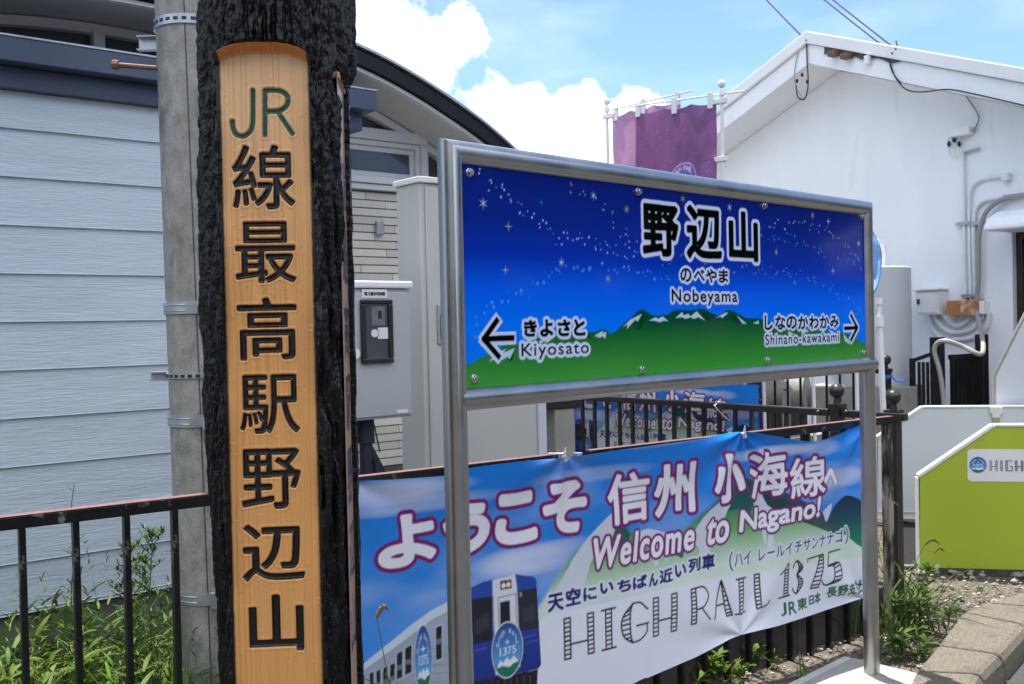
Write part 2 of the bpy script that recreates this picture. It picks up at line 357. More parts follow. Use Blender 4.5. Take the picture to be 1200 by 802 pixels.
class Canvas:
    def __init__(s, s0, s1, z0, z1, res):
        s.s0, s.s1, s.z0, s.z1, s.res = s0, s1, z0, z1, res
        s.W, s.H = int(round((s1-s0)/res)), int(round((z1-z0)/res)); s.a = np.zeros((s.H, s.W, 3), np.float32)
        s.S, s.Z = np.meshgrid(s0+(np.arange(s.W)+.5)*res, z0+(np.arange(s.H)+.5)*res)
    def px(s, pts): p = np.asarray(pts, float); return np.stack([(p[..., 0]-s.s0)/s.res, (p[..., 1]-s.z0)/s.res], -1)
    def comp(s, cov, x0, y0, col, alpha=1.):
        h, w = cov.shape; X0, Y0, X1, Y1 = max(0, x0), max(0, y0), min(s.W, x0+w), min(s.H, y0+h)
        if X1 <= X0 or Y1 <= Y0: return
        c = (cov[Y0-y0:Y1-y0, X0-x0:X1-x0]*alpha)[..., None]
        cc = np.asarray(col, np.float32) if not callable(col) else col(s.S[Y0:Y1, X0:X1], s.Z[Y0:Y1, X0:X1])
        s.a[Y0:Y1, X0:X1] = s.a[Y0:Y1, X0:X1]*(1-c)+cc*c
    def down(s, m): h, w = m.shape; return m.reshape(h//SS, SS, w//SS, SS).mean((1, 3))
    def window(s, lo, hi, pad):
        x0, y0 = int(math.floor(lo[0]))-pad, int(math.floor(lo[1]))-pad; x1, y1 = int(math.ceil(hi[0]))+pad, int(math.ceil(hi[1]))+pad
        return x0, y0, x1-x0, y1-y0
    def text(s, ch, s0, s1, z0, z1, layers, shear=0.):
        v, t = glyph(ch); P = np.stack([s0+v[:, 0]*(s1-s0)+v[:, 1]*shear, z0+v[:, 1]*(z1-z0)], 1); p = s.px(P)
        pad = int(max(l[0] for l in layers)/s.res)+3; x0, y0, w, h = s.window(p.min(0), p.max(0), pad)
        m = raster_tris((p-[x0, y0])*SS, t, w*SS, h*SS); last = None
        for r, col in layers:
            last = s.down(dilate(m, r/s.res*SS).astype(np.float32))
            if col is not None: s.comp(last, x0, y0, col)
        return last, x0, y0
    def texts(s, items, layers, shear=0.):      # every outline first, so neighbours do not cut each other
        for l in layers:
            for ch, b in items: s.text(ch, *b, [l], shear)
    def poly(s, pts, col, alpha=1., soft=0):
        p = s.px(pts); x0, y0, w, h = s.window(p.min(0), p.max(0), 1+soft)
        if w > 4000 or h > 4000: return
        q = (p-[x0, y0])*SS; m = np.zeros((h*SS, w*SS), bool); X = np.arange(w*SS)+.5
        for yy in range(h*SS):
            y = yy+.5; xs = []
            for i in range(len(q)):
                a, b = q[i], q[(i+1) % len(q)]
                if (a[1] <= y) != (b[1] <= y): xs.append(a[0]+(y-a[1])/(b[1]-a[1])*(b[0]-a[0]))
            xs.sort()
            for i in range(0, len(xs)-1, 2): m[yy, max(0, int(round(xs[i]))):max(0, int(round(xs[i+1])))] = True
        c = s.down(m.astype(np.float32))
        if soft: c = blur(c, soft)
        s.comp(c, x0, y0, col, alpha)
    def line(s, a, b, wd, col, alpha=1.):
        a, b = np.array(a, float), np.array(b, float); d = b-a; d /= max(1e-9, np.linalg.norm(d)); n = np.array([-d[1], d[0]])*wd/2; e = d*wd/2*.6
        s.poly([a-n-e, b-n+e, b+n+e, a+n-e], col, alpha)
    def dot(s, c, r, col, alpha=1., sx=1.):
        s.poly([(c[0]+r*sx*math.cos(k*math.pi/6), c[1]+r*math.sin(k*math.pi/6)) for k in range(12)], col, alpha)
    def star(s, c, r, col, n=6, alpha=1.):
        pts = []
        for k in range(2*n):
            rr = r if k % 2 == 0 else r*.16; an = math.pi/2+k*math.pi/n; pts.append((c[0]+rr*math.cos(an), c[1]+rr*math.sin(an)))
        s.poly(pts, col, alpha)
    def sample(s, Sx, Zx):
        x = np.clip((Sx-s.s0)/s.res-.5, 0, s.W-1.001); y = np.clip((Zx-s.z0)/s.res-.5, 0, s.H-1.001)
        xi, yi = x.astype(int), y.astype(int); fx, fy = (x-xi)[..., None], (y-yi)[..., None]; A = s.a
        return A[yi, xi]*(1-fx)*(1-fy)+A[yi, xi+1]*fx*(1-fy)+A[yi+1, xi]*(1-fx)*fy+A[yi+1, xi+1]*fx*fy
class Plane:       # vertical plane measured in (s, z)
    def __init__(s, P, a): s.P = np.array(P, float); s.a = a; s.d = dr(a); s.n = nr(a); s.fr = frame((P[0], P[1], 0), a)
    def sz(s, px, py): X = onp(px, py, s.P, s.n); return float((X-s.P)@s.d), float(X[2])
    def poly(s, pts): return [s.sz(*q) for q in pts]
    def box(s, x0, y0, x1, y1):
        cx, cy = (x0+x1)/2, (y0+y1)/2; a, b = s.sz(x0, cy), s.sz(x1, cy)
        A = s.sz(cx, cy); B = np.array([A[0]+.05, A[1]]); Xw = s.P+s.d*B[0]; Xw[2] = B[1]; v = Xw-CAMP
        qx = 600+FPX*(v@CR)/(v@CF); qy = 401-FPX*(v@CU)/(v@CF)
        m = abs((qy-cy)/(qx-cx)); h = (y1-y0)-m*(x1-x0)
        return a[0], b[0], s.sz(cx, cy+h/2)[1], s.sz(cx, cy-h/2)[1]
def smooth_poly(pts, k=6):
    p = np.array(pts, float); out = []
    for i in range(len(p)-1):
        a, b, c, d = p[max(0, i-1)], p[i], p[i+1], p[min(len(p)-1, i+2)]
        for j in range(k):
            t = j/k; out.append(.5*((2*b)+(c-a)*t+(2*a-5*b+4*c-d)*t*t+(3*b-a-3*c+d)*t**3))
    out.append(p[-1]); return np.array(out)

# ================================================================== THE SETTING
FA = Plane(onz(1010, 490, 1.1), 55.15)            # iron fence line
SG = Plane(onz(1021, 792, .03), 46.24)            # station sign
WB = Plane(onz(95, 770, 0), 51.19)                # station building, low siding wall
GB = Plane(WB.P-WB.n*.45, 51.19)                  # its gable wall, set back
WH = Plane(atY(1165, 330, 9.0), 145)              # white building, gable wall
FB = Plane(onz(900, 475.3, 1.1), 141.3)           # second fence

def ground_mat():
    m = mat('soil_gravel', (.12, .10, .076), .97, var=.45, vscale=30, bump=1., bscale=110, col2=(.25, .23, .20), c2lo=.54, c2hi=.68, c2scale=55, spec=.15)
    return m
M['ground'] = ground_mat()
def ground():
    # one sheet, finer near the camera, with small undulation, out to the horizon
    xs = np.concatenate([[-2000, -400, -80, -25, -10], np.linspace(-5, 6, 221), [10, 25, 80, 400, 2000]])
    ys = np.concatenate([[-2000, -300, -60, -15, -4], np.linspace(1, 10, 181), [14, 25, 80, 400, 3000]])
    X, Y = np.meshgrid(xs, ys); Z = -.02+.03*(fbm(X*2.1, Y*2.1)-.5)+.018*(fbm(X*11, Y*11)-.5)
    far = (np.abs(X) > 6) | (Y > 10.1) | (Y < .9); Z[far] = -.03
    tag(grid_mesh('ground', np.stack([X, Y, Z], -1), M['ground']), kind='structure')
ground()
KERB_L = [onz(*q, .125) for q in ((1046, 850), (1075, 786), (1100, 756), (1130, 717), (1156, 706), (1230, 686))]
KERB_R = [onz(*q, .06) for q in ((1120, 880), (1158, 808), (1181, 785), (1212, 750), (1250, 729), (1350, 700))]
def road():
    # lower asphalt in front of the kerb; the camera stands on it
    K = [(-6, 2.0), (-1.2, 2.3), (.4, 2.6), (1.1, 2.9)]+[tuple(p[:2]-np.array([.02, -.02])) for p in KERB_R[1:]]+[(9, KERB_R[-1][1]+.3), (9, -6), (-6, -6)]
    b = MB(); b.add([(x, y, .012) for x, y in K], [tuple(range(len(K)))]); tag(b.build('road', M['road']), kind='structure')
road()
def slab():
    b = MB(SG.fr); b.box(-.34, .16, -.30, .17, -.05, .034); o = b.build('concrete_slab', M['wpaint'], bevel=.006); tag(o, kind='structure')
    b = MB(SG.fr)
    b.box(-.40, -.345, -.31, .19, -.05, .030); b.box(-.345, .16, .173, .215, -.05, .030)
    tag(b.build('painted_edge', M['wedge'], bevel=.004), kind='structure')
    b = MB(SG.fr); b.box(-.44, -.404, -.36, .16, -.05, .026); tag(b.build('yellow_line', M['yellow'], bevel=.003), kind='structure')
    b = MB(SG.fr); b.box(-.90, -.445, -.40, .20, -.06, .016); tag(b.build('old_paving', M['conc_dark'], bevel=.01), kind='structure')
slab()
def asphalt_patch():
    P = [onz(*q, .006) for q in ((1040, 606), (1130, 606), (1130, 662), (1062, 664), (1040, 690))]
    b = MB(); b.add(P, [tuple(range(5))]); tag(b.build('asphalt_path', M['path']), kind='structure')
asphalt_patch()
def platform():
    b = MB(GB.fr); b.box(1.75, 6.5, -.55, 6, -.1, .60); tag(b.build('platform', M['conc']), kind='structure')
platform()

# kerb stones
def kerbs():
    L = [p[:2] for p in KERB_L]; Rr = [p[:2] for p in KERB_R]
    names = ['grey concrete kerb stone nearest the camera beside the white slab', 'grey concrete kerb stone right of the steel post foot, before the bend',
             'short grey concrete kerb stone at the bend of the kerb', 'long grey concrete kerb stone just past the bend', 'grey concrete kerb stone farthest from the steel post']
    for i in range(5):
        a, b, c, d = [np.array(q) for q in (L[i], L[i+1], Rr[i+1], Rr[i])]
        g = .009; u = (b-a)/np.linalg.norm(b-a); a = a+u*g; b = b-u*g; u = (c-d)/np.linalg.norm(c-d); d = d+u*g; c = c-u*g
        mb = MB(); t = .125; H = lambda p, q, k: p+(q-p)*k
        prof = [(0, -.08), (0, t-.008), (.02, t), (.80, t), (.88, t-.010), (.94, t-.034), (.975, t-.075), (1.0, -.08)]
        n = 7; v = []
        for k in range(n):
            p, q = H(a, b, k/(n-1)), H(d, c, k/(n-1))
            for f, z in prof: v.append((*H(p, q, f), z))
        K = len(prof); F = [(k*K+j, k*K+j+1, (k+1)*K+j+1, (k+1)*K+j) for k in range(n-1) for j in range(K-1)]
        F += [tuple(range(K)), tuple(range((n-1)*K+K-1, (n-1)*K-1, -1))]
        mb.add(v, F); o = mb.build('kerb_stone', M['kerb'], bevel=.012)
        tag(o, names[i], 'kerb stone', 'kerb stones along the road')
kerbs()

# ------------------------------------------------------------------ station building (left)
def station_building():
    t = thing('station_building', 'pale blue lap-sided station building with a curved roof and navy fascia', 'building', WB.P)
    fr = WB.fr
    S1 = WB.sz(404.5, 210)[0]-.035
    b = MB(fr)
    zs = [2.78, 2.60]+[2.60-.2315*k for k in range(1, 11)]; zs = [z for z in zs if z > .27]+[.27]
    prof = [(.10, .27)]
    for i in range(len(zs)-1, 0, -1):
        prof += [(-.014, zs[i]), (-.010, zs[i]+.004), (0.002, zs[i-1])]
    prof += [(.10, 2.78)]
    b.extr(prof, -6.5, S1); b.build('siding_wall', M['siding'], t)
    b = MB(fr); b.box(S1, S1+.035, -.022, .43, .27, 2.80); b.build('corner_trim', M['frame_white'], t)
    b = MB(fr); b.box(-6.5, S1, .03, .44, -.1, .27); b.build('foundation', M['foundation'], t)
    b = MB(fr); b.box(-6.5, 1.655, -.05, .44, 2.782, 2.885); b.build('lower_fascia', M['navy_dark'], t, bevel=.003)
    b = MB(fr); b.box(-6.5, 1.70, -.15, .44, 2.888, 3.0); o = b.build('upper_fascia', M['navy'], t, bevel=.003)
    b = MB(fr); b.box(-6.5, 1.70, -.155, -.13, 3.001, 3.010); b.build('drip_edge', M['zinc'], o)
    # curved roof
    A = [(.35, 3.312), (.75, 3.295), (1.2, 3.238), (1.65, 3.163), (2.03, 3.048), (2.41, 2.889), (2.66, 2.762), (2.92, 2.60)]
    arc = [(.70-s, z) for s, z in A[:0:-1]]+A
    arc = [tuple(p) for p in smooth_poly(arc, 5)]
    def band(dz0, dz1, y0, y1, nm, m, par, ext=0):
        lo = [(s, z+dz0) for s, z in arc]; up = [(s, z+dz1) for s, z in arc]
        b = MB(fr); n = len(arc)
        v = [(s, y, z) for y in (y0, y1) for s, z in lo+up]; N2 = 2*n; F = []
        for i in range(n-1):
            F += [(i, i+1, n+i+1, n+i), (N2+i, N2+n+i, N2+n+i+1, N2+i+1), (i, N2+i, N2+i+1, i+1), (n+i, n+i+1, N2+n+i+1, N2+n+i)]
        F += [(0, n, N2+n, N2), (n-1, N2+n-1, N2+2*n-1, 2*n-1)]
        b.add(v, F); return b.build(nm, m, par, smooth=True, sharp=30)
    roof = band(.012, .115, .0, 7, 'roof', M['roof_black'], t)
    band(.020, .10, -.035, -.002, 'fascia', M['roof_black'], roof)
    band(.118, .135, -.05, 7, 'roof_edge_trim', M['zinc'], roof)
    band(-.004, .010, .05, 7, 'soffit', M['soffit'], t)
    band(-.010, .018, .001, .048, 'soffit_trim', M['frame_white'], t)
    # gable wall glazing under the arc
    y = .45
    poly = [(s, z-.015) for s, z in arc if -1.6 < s < 2.86]
    b = MB(fr); b.prism([(2.86, 2.2), (-1.6, 2.2)]+poly, y+.05, y+.10); g = b.build('clerestory_glass', M['winglass'], t)
    b = MB(fr)
    pr = [p for p in poly]
    n = len(pr); v = [(s, yy, z-d) for yy in (y-.02, y+.04) for d in (0, .05) for s, z in pr]
    F = []
    for i in range(n-1):
        F += [(i, i+1, n+i+1, n+i), (i, 2*n+i, 2*n+i+1, i+1), (n+i, n+i+1, 3*n+i+1, 3*n+i), (2*n+i, 3*n+i, 3*n+i+1, 2*n+i+1)]
    b.add(v, F); b.build('arched_frame', M['frame_white'], t)
    q = GB.sz(115, 50)[0]
    b = MB(fr); b.box(q-.03, q+.03, y-.025, y+.04, 2.9, 3.27); b.build('mullion', M['frame_white'], t)
    # window to the right of the lean-to
    G = lambda x, y_: GB.sz(x, y_)
    s0 = S1+.12; sR = G(499, 190)[0]; zt = G(450, 153)[1]; zt2 = G(450, 166)[1]; zs_ = G(430, 208)[1]; zs2 = G(430, 216)[1]
    wfr = MB(fr); wfr.box(s0-.05, sR, y-.03, y+.03, zt2, zt); wf = wfr.build('transom', M['frame_white'], t, bevel=.004)
    b = MB(fr); b.box(sR-.055, sR, y-.032, y+.03, zs2, zt2-.003); b.build('window_post', M['frame_white'], t, bevel=.004)
    b = MB(fr); b.box(s0-.05, s0, y-.032, y+.03, zs2, zt2-.003); b.build('window_post', M['frame_white'], t, bevel=.004)
    sa, sb, za, zb = s0, sR-.058, zs_, zt2-.004
    b = MB(fr)
    for k, (ins, yy) in enumerate(((0, -.012), (.035, .006))):
        x0, x1, z0, z1 = sa+ins, sb-ins, za+ins*.3, zb-ins
        wd = .032
        b.box(x0, x1, y+yy, y+.03, z1-wd, z1); b.box(x0, x1, y+yy, y+.03, z0, z0+wd)
        b.box(x0, x0+wd, y+yy+.001, y+.03, z0+wd, z1-wd); b.box(x1-wd, x1, y+yy+.001, y+.03, z0+wd, z1-wd)
    win = b.build('window_frame', M['frame_white'], t)
    b = MB(fr); b.box(sa, sb, y+.02, y+.028, za, zb); b.build('window_pane', M['winglass'], win)
    b = MB(fr); b.box(s0-.05, sR+.8, y-.07, y+.03, zs2, zs_-.003); b.box(s0-.05, sR+.8, y-.05, y+.03, zs2-.04, zs2-.003); b.build('window_sill', M['frame_white'], t, bevel=.004)
    # brick-pattern wall: real courses
    zlow = G(460, 545)[1]
    b = MB(fr); b.box(S1+.03, 6.2, y+.0, y+.25, .5, zs2-.04); b.build('lower_wall', M['foundation'], t)
    hgt = .053; rows = int((zs2-.045-zlow)/hgt); br = MB(fr); r2 = random.Random(4)
    for r in range(rows):
        x = S1+.04-r2.random()*.5; z = zlow+r*hgt
        while x < 3.4:
            x1 = x+.46+.1*r2.random(); xx = max(x, S1+.04)
            if x1 > xx+.02:
                yo = -.012+r2.random()*.004
                br.add([(xx+.002, y+yo-.004, z+.004), (x1-.002, y+yo-.004, z+.004), (x1-.002, y+yo, z+hgt-.004), (xx+.002, y+yo, z+hgt-.004),
                        (xx+.002, y+.01, z+.001), (x1-.002, y+.01, z+.001), (x1-.002, y+.01, z+hgt-.001), (xx+.002, y+.01, z+hgt-.001)],
                       [(0, 1, 2, 3), (4, 5, 1, 0), (3, 2, 6, 7), (1, 5, 6, 2), (4, 0, 3, 7)])
            x = x1
    br.build('brick_cladding', mat('cream_brick', (.60, .585, .535), .8, var=.05, vscale=4, bump=.3, bscale=60, island=.12), t)
    # outlet on the brick
    e = G(442, 268); b = MB(fr); b.box(e[0]-.028, e[0]+.028, y-.05, y-.016, e[1]-.045, e[1]+.045); b.build('outlet', M['zinc'], t, bevel=.008)
station_building()

# ------------------------------------------------------------------ white building (right)
def white_building():
    t = thing('white_building', 'white stuccoed gabled building with a deep eave and exposed conduits', 'building', WH.P)
    fr = WH.fr; SL = .392
    a0 = WH.sz(985, 83); sA, zA = a0
    roofz = lambda s: zA-SL*abs(s-sA)
    dl, dt = WH.sz(1186, 272)[0], WH.sz(1190, 272)[1]            # door jamb and head
    eL, eR = -5.4, 3.2
    b = MB(fr); W = .2
    b.prism([(eL, -.1), (dl, -.1), (dl, roofz(dl)), (sA, zA), (eL, roofz(eL))], 0, W)
    b.prism([(dl, dt), (dl+1.0, dt), (dl+1.0, roofz(dl+1)), (dl, roofz(dl))], 0, W)
    b.prism([(dl+1.0, -.1), (eR, -.1), (eR, roofz(eR)), (dl+1.0, roofz(dl+1))], 0, W)
    b.box(eL, eL+.2, W, 9, -.1, roofz(eL)); b.box(eR-.2, eR, W, 9, -.1, roofz(eR))
    b.build('wall', M['plaster'], t)
    FZ = Plane(WH.P+WH.n*.50, 145)
    T = .20
    def slab_(y0, y1, lo, hi, nm, m, par, oL=.75, oR=.75):
        b = MB(fr); P = [(eL-oL, roofz(eL-oL)), (sA, zA), (eR+oR, roofz(eR+oR))]
        b.prism([(s, z+lo) for s, z in P]+[(s, z+hi) for s, z in P[::-1]], y0, y1); return b.build(nm, m, par, bevel=.008)
    rf = slab_(-.50, 9, .004, T, 'roof', M['plaster'], t)
    slab_(-.54, 9, T+.003, T+.125, 'roof_edge', M['whitemetal'], rf, .8, .8)
    # awning, door
    aw = Plane(WH.P+WH.n*.42, 145).sz(1152, 271)
    b = MB(fr); b.extr([(-.002, aw[1]), (-.42, aw[1]), (-.42, aw[1]+.04), (-.36, aw[1]+.11), (-.22, aw[1]+.17), (-.002, aw[1]+.20)], aw[0], aw[0]+1.9); b.build('awning', M['plaster'], t, bevel=.015)
    b = MB(fr); b.box(dl+.003, dl+.06, .06, .19, -.05, dt-.003); b.box(dl+.06, dl+1, .06, .19, dt-.06, dt-.003); b.box(dl+.06, dl+1, .065, .19, dt-.36, dt-.31); b.box(dl+.06, dl+1, .07, .12, 0, 1.0)
    d = b.build('door', M['door'], t)
    b = MB(fr); b.box(dl+.06, dl+1, .09, .10, 1.0, dt-.06); b.build('door_pane', M['doorglass'], d)
    # things fixed to the fascia and the wall
    wp = Plane(WH.P+WH.n*.03, 145)
    def wpt(x, y, pl=wp): return onp(x, y, pl.P, pl.n)
    def cable(pts, r, nm, m, pl=wp, k=6):
        P = [wpt(*q, pl) for q in pts]; P = smooth_poly(P, k) if len(P) > 2 and k else P
        MB().tube(P, r, 8).build(nm, m, t, smooth=True)
    f2 = Plane(WH.P+WH.n*.516, 145)
    def pbox(x0, y0, x1, y1, pl, d0, d1, nm, m, bev=.004, par=None):
        A, B = pl.sz(x0, (y0+y1)/2), pl.sz(x1, (y0+y1)/2); zt, zb = pl.sz((x0+x1)/2, y0)[1], pl.sz((x0+x1)/2, y1)[1]
        return MB(pl.fr).box(A[0], B[0], -d1, -d0, zb, zt).build(nm, m, par or t, bevel=bev)
    A, B = f2.sz(966, 55), f2.sz(1056, 66)
    b = MB(f2.fr); n = 14; rj = random.Random(2); up = []; dn = []
    for i in range(n+1):
        s = A[0]+(B[0]-A[0])*i/n; z = A[1]+(B[1]-A[1])*i/n; up.append((s, z+.012+.008*rj.random())); dn.append((s, z-.045-.035*rj.random()))
    b.prism(up+dn[::-1], -.004, -.0005); b.build('lead_strip', M['flash'], t)
    for x0, y0 in ((976, 61), (991, 64)): pbox(x0, y0, x0+9, y0+6, f2, .002, .09, 'terminal_block', M['terminal'])
    pbox(1016, 66, 1021, 76, f2, .0, .05, 'white_bracket', M['whitemetal'])
    cable([(984, 80), (968, 85), (955, 97), (940, 102), (930, 102)], .014, 'conduit', M['gconduit'])
    cable([(985, 82), (1030, 89), (1090, 101), (1150, 113), (1205, 126)], .016, 'conduit', M['gconduit'])
    cable([(1040, 62), (1045, 80), (1050, 92), (1062, 105), (1080, 108), (1110, 105), (1140, 110), (1205, 125)], .006, 'cable', M['wire'], f2)
    cable([(1050, 48), (1052, 62), (1043, 70), (1046, 85), (1056, 98)], .006, 'cable', M['wire'], f2)
    cable([(945, 48), (946, 75), (947, 100), (943, 116), (935, 114), (933, 100)], .007, 'cable', M['wire'], f2)
    cable([(935, 62), (931, 85), (934, 105), (943, 117)], .005, 'cable', M['gconduit'], f2)
    for q in ((946, 96), (934, 95), (940, 88)): MB().ball(wpt(*q, f2), .015, 8, 1.5).build('insulator', M['wire'], t, smooth=True)
    cable([(1128, 108), (1140, 124), (1147, 138), (1143, 150), (1136, 158)], .007, 'cable', M['gconduit'])
    pbox(1115, 151, 1140, 160, wp, -.02, .06, 'cable_bracket', M['whitemetal'])
    for x in (1112, 1118, 1124):
        cable([(1136, 157), (x+8, 152), (x, 160), (x, 178), (x+5, 185)], .006, 'cable', M['conduit'])
        MB().ball(wpt(x, 169 if x != 1118 else 164), .017, 8, 1.6).build('insulator', M['wire'], t, smooth=True)
    cable([(1126, 180), (1148, 174)], .012, 'cable_bracket', M['zinc'], wp, 0)
    cable([(1128, 176), (1129, 215), (1131, 352)], .017, 'conduit', M['conduit'], wp, 0)
    cable([(1138, 352), (1136, 290), (1136, 235), (1140, 218), (1152, 210), (1176, 207)], .015, 'conduit', M['conduit'])
    pbox(1176, 203, 1184, 212, wp, -.02, .05, 'lamp_socket', M['conduit'])
    cable([(1143, 352), (1141, 290), (1141, 262), (1143, 246), (1152, 236), (1172, 232), (1205, 226)], .018, 'conduit', M['conduit'])
    cable([(1205, 228), (1180, 232), (1162, 242), (1152, 256), (1147, 280), (1147, 320), (1145, 350)], .022, 'grey_conduit', M['gconduit'], Plane(WH.P+WH.n*.07, 145))
    P = [onp(x, y, WH.P+WH.n*o, WH.n) for x, y, o in ((1145, 350, .07), (1145, 368, .12), (1151, 395, .5), (1150, 415, .95), (1128, 406, 1.0), (1110, 400, 1.05), (1099, 402, 1.05), (1095, 412, 1.05), (1101, 435, 1.05), (1106, 470, 1.05), (1107, 510, 1.05))]
    MB().tube(smooth_poly(P, 6), .020, 8).build('grey_conduit', M['gconduit'], t, smooth=True)
    for x, y in ((1131, 262), (1146, 262), (1186, 230), (1137, 347)): pbox(x-9, y-2, x+9, y+2, wp, -.03, .03, 'conduit_clamp', M['zinc'], 0)
    for k in range(3):
        x0, x1, dd = 1090+k*6, 1159-k*7, 398-k*8
        cable([(x0, 368), (x0+2, dd-14), (x0+14, dd-2), ((x0+x1)/2, dd), (x1-14, dd-4), (x1-3, dd-16), (x1, 366)], .02, 'cable_loop', M['conduit'])
white_building()
WP = Plane(WH.P+WH.n*.002, 145)
def wall_boxes():
    t = thing('junction_box', 'white metal junction box with a small latch on the white wall', 'electrical box', onp(1098, 355, WP.P, WP.n))
    A, B = WP.sz(1083, 354), WP.sz(1110, 354); zt, zb = WP.sz(1097, 341)[1], WP.sz(1097, 369)[1]
    MB(WP.fr).box(A[0], B[0], -.14, 0, zb, zt).build('body', M['whitemetal'], t, bevel=.006)
    MB(WP.fr).box(A[0]-.02, B[0]+.02, -.17, 0, zt+.002, zt+.02).build('lid', M['lid'], t, bevel=.004)
    MB(WP.fr).box(A[0]+.02, B[0]-.02, -.150, -.142, zb+.02, zt-.02).build('door', M['whitemetal'], t, bevel=.003)
    MB(WP.fr).box(A[0]+.03, A[0]+.05, -.166, -.151, zb+.10, zb+.15).build('latch', M['wire'], t)
    t = thing('rusty_box', 'rusty orange-stained cable box between the white conduits on the wall', 'electrical box', onp(1138, 360, WP.P, WP.n))
    A, B = WP.sz(1117, 360), WP.sz(1160, 358); zt, zb = WP.sz(1138, 352)[1], WP.sz(1138, 370)[1]
    MB(WP.fr).box(A[0], B[0]-.05, -.11, 0, zb, zt).build('body', M['rustbox'], t, bevel=.006)
    MB(WP.fr).box(B[0]-.048, B[0]+.0, -.10, 0, zb+.01, zt-.01).build('end_cap', M['whitemetal'], t, bevel=.006)
wall_boxes()
def water_tank():
    c = atY(1017, 440, 9.1); r = .38; zt = atY(1050, 314, 9.1)[2]
    t = thing('water_tank', 'tall pale blue-grey cylindrical tank standing against the white building', 'tank', (c[0], c[1], 0))
    MB().lathe((c[0], c[1], 0), [(r, -.05), (r, zt-.01), (r-.012, zt)], 40).build('body', M['tank'], t, smooth=True)
    P = [atY(1036, y, 9.2) for y in (320, 292)]+[atY(1034, 286, 9.2), atY(1029, 283, 9.2), atY(1022, 283, 9.2)]
    MB().tube(P, .022, 10).build('vent_pipe', M['conduit'], t, smooth=True)
water_tank()

# overhead wires
def wires():
    for k, (p, q, lab) in enumerate((((888, -14), (945, 48), 'black service wire running to the ridge end of the white gable'),
                       ((958, -10), (1046, 63), 'lower of the two parallel black wires reaching the gable fascia'),
                       ((968, -10), (1050, 58), 'upper of the two parallel black wires reaching the gable fascia'))):
        f2 = Plane(WH.P+WH.n*.545, 145); B = onp(*q, f2.P, f2.n); d0 = ray(*p); A = CAMP+d0*(B[1]+1.5 if k == 0 else B[1]+2.0)
        far = B+(A-B)*3.0; pts = [B+(far-B)*i/14+np.array([0, 0, -.5*(i/14)*(1-i/14)*.3]) for i in range(15)]
        tag(MB().tube(pts, .008, 6).build('overhead_wire', M['wire'], None, smooth=True), lab, 'wire', 'overhead service wires')
wires()

# ------------------------------------------------------------------ utility pole
def utility_pole():
    a, b_ = atY(223, 0, 4.0), atY(256, 802, 4.0); u = (a-b_)/np.linalg.norm(a-b_)
    base = b_-u*(b_[2]+.1)/u[2]; top = b_+u*6; r0, r1 = .150, .118
    t = thing('utility_pole', 'round grey concrete utility pole with steel bands behind the wooden post', 'utility pole', (base[0], base[1], 0))
    MB().tube([base+(top-base)*i/20 for i in range(21)], r0, 36, True, r1).build('shaft', M['pole'], t, smooth=True)
    sdir = np.array([.12, -.99, 0]); MB().tube([base+sdir*(r0-.0005)+u*.2, top+sdir*(r1-.0005)], .0025, 5).build('seam', M['conc_dark'], t)
    L = np.linalg.norm(top-base); rad = lambda z: r0+(r1-r0)*((z-base[2])/u[2])/L
    ctr = lambda z: base+u*(z-base[2])/u[2]
    fr = lambda z: np.array([[1, 0, 0, ctr(z)[0]], [0, 1, 0, ctr(z)[1]], [0, 0, 1, z], [0, 0, 0, 1.]])
    Z = lambda y: atY(215, y, 3.87)[2]
    def band(z, h, nm='band', holes=0):
        r = rad(z)+.004; o = MB(fr(z)).lathe((0, 0, 0), [(r, -h/2), (r+.004, -h/2+.002), (r+.004, h/2-.002), (r, h/2)], 40).build(nm, M['zinc'], t, smooth=True)
        if holes:
            b = MB(fr(z))
            for k in range(holes):
                an = math.radians(170+k*200/holes); c, s_ = math.cos(an), math.sin(an); R = r+.0042
                w_, hh = .009, .006; T = np.array([-s_, c]); p = np.array([c, s_])*R
                b.add([(*(p+T*x+np.array([c, s_])*.001), zz) for x, zz in ((-w_, -hh), (w_, -hh), (w_, hh), (-w_, hh))], [(0, 1, 2, 3)])
            b.build('slots', M['wire'], o)
        return o
    band(Z(22), .040, holes=15)
    for y in (361, 494, 702):
        z = Z(y); o = band(z, .050)
        b = MB(fr(z)); r = rad(z)
        for k in range(24):      # raised slot rim
            pass
        for a0, a1 in ((205, 262), ):
            R = r+.0085
            for zz in (-.011, .011):
                pts = [(R*math.cos(math.radians(x)), R*math.sin(math.radians(x)), zz) for x in np.linspace(a0, a1, 12)]
                b.tube(pts, .003, 6)
        b.build('slot_rim', M['zinc'], o, smooth=True)
        an = math.radians(292); c = np.array([math.cos(an), math.sin(an)])*(r+.012)
        MB(fr(z)).box(c[0]-.025, c[0]+.03, c[1]-.03, c[1]+.01, -.035, .035).build('buckle', M['zinc'], o, bevel=.005)
    z = Z(441); band(z, .022, holes=17)
    # short channel stubs on the left side, and a rusty step bolt
    for y in (40, 442):
        z = Z(y); r = rad(z); b = MB(fr(z)); h = .028 if y < 100 else .018
        b.box(-r-.075, -r+.01, -.002, .003, -h, h); b.box(-r-.075, -r+.01, -.030, .0, -h, -h+.004); b.box(-r-.075, -r+.01, -.030, .0, h-.004, h)
        b.build('channel_stub', M['zinc'], t)
    z = Z(73); r = rad(z); MB(fr(z)).tube([(-r+.02, -.06, -.004), (-r-.13, -.085, .006)], .010, 10).tube([(-r-.128, -.085, .006), (-r-.150, -.088, .0075)], .019, 8).build('step_bolt', M['rustbolt'], t, smooth=True)
utility_pole()

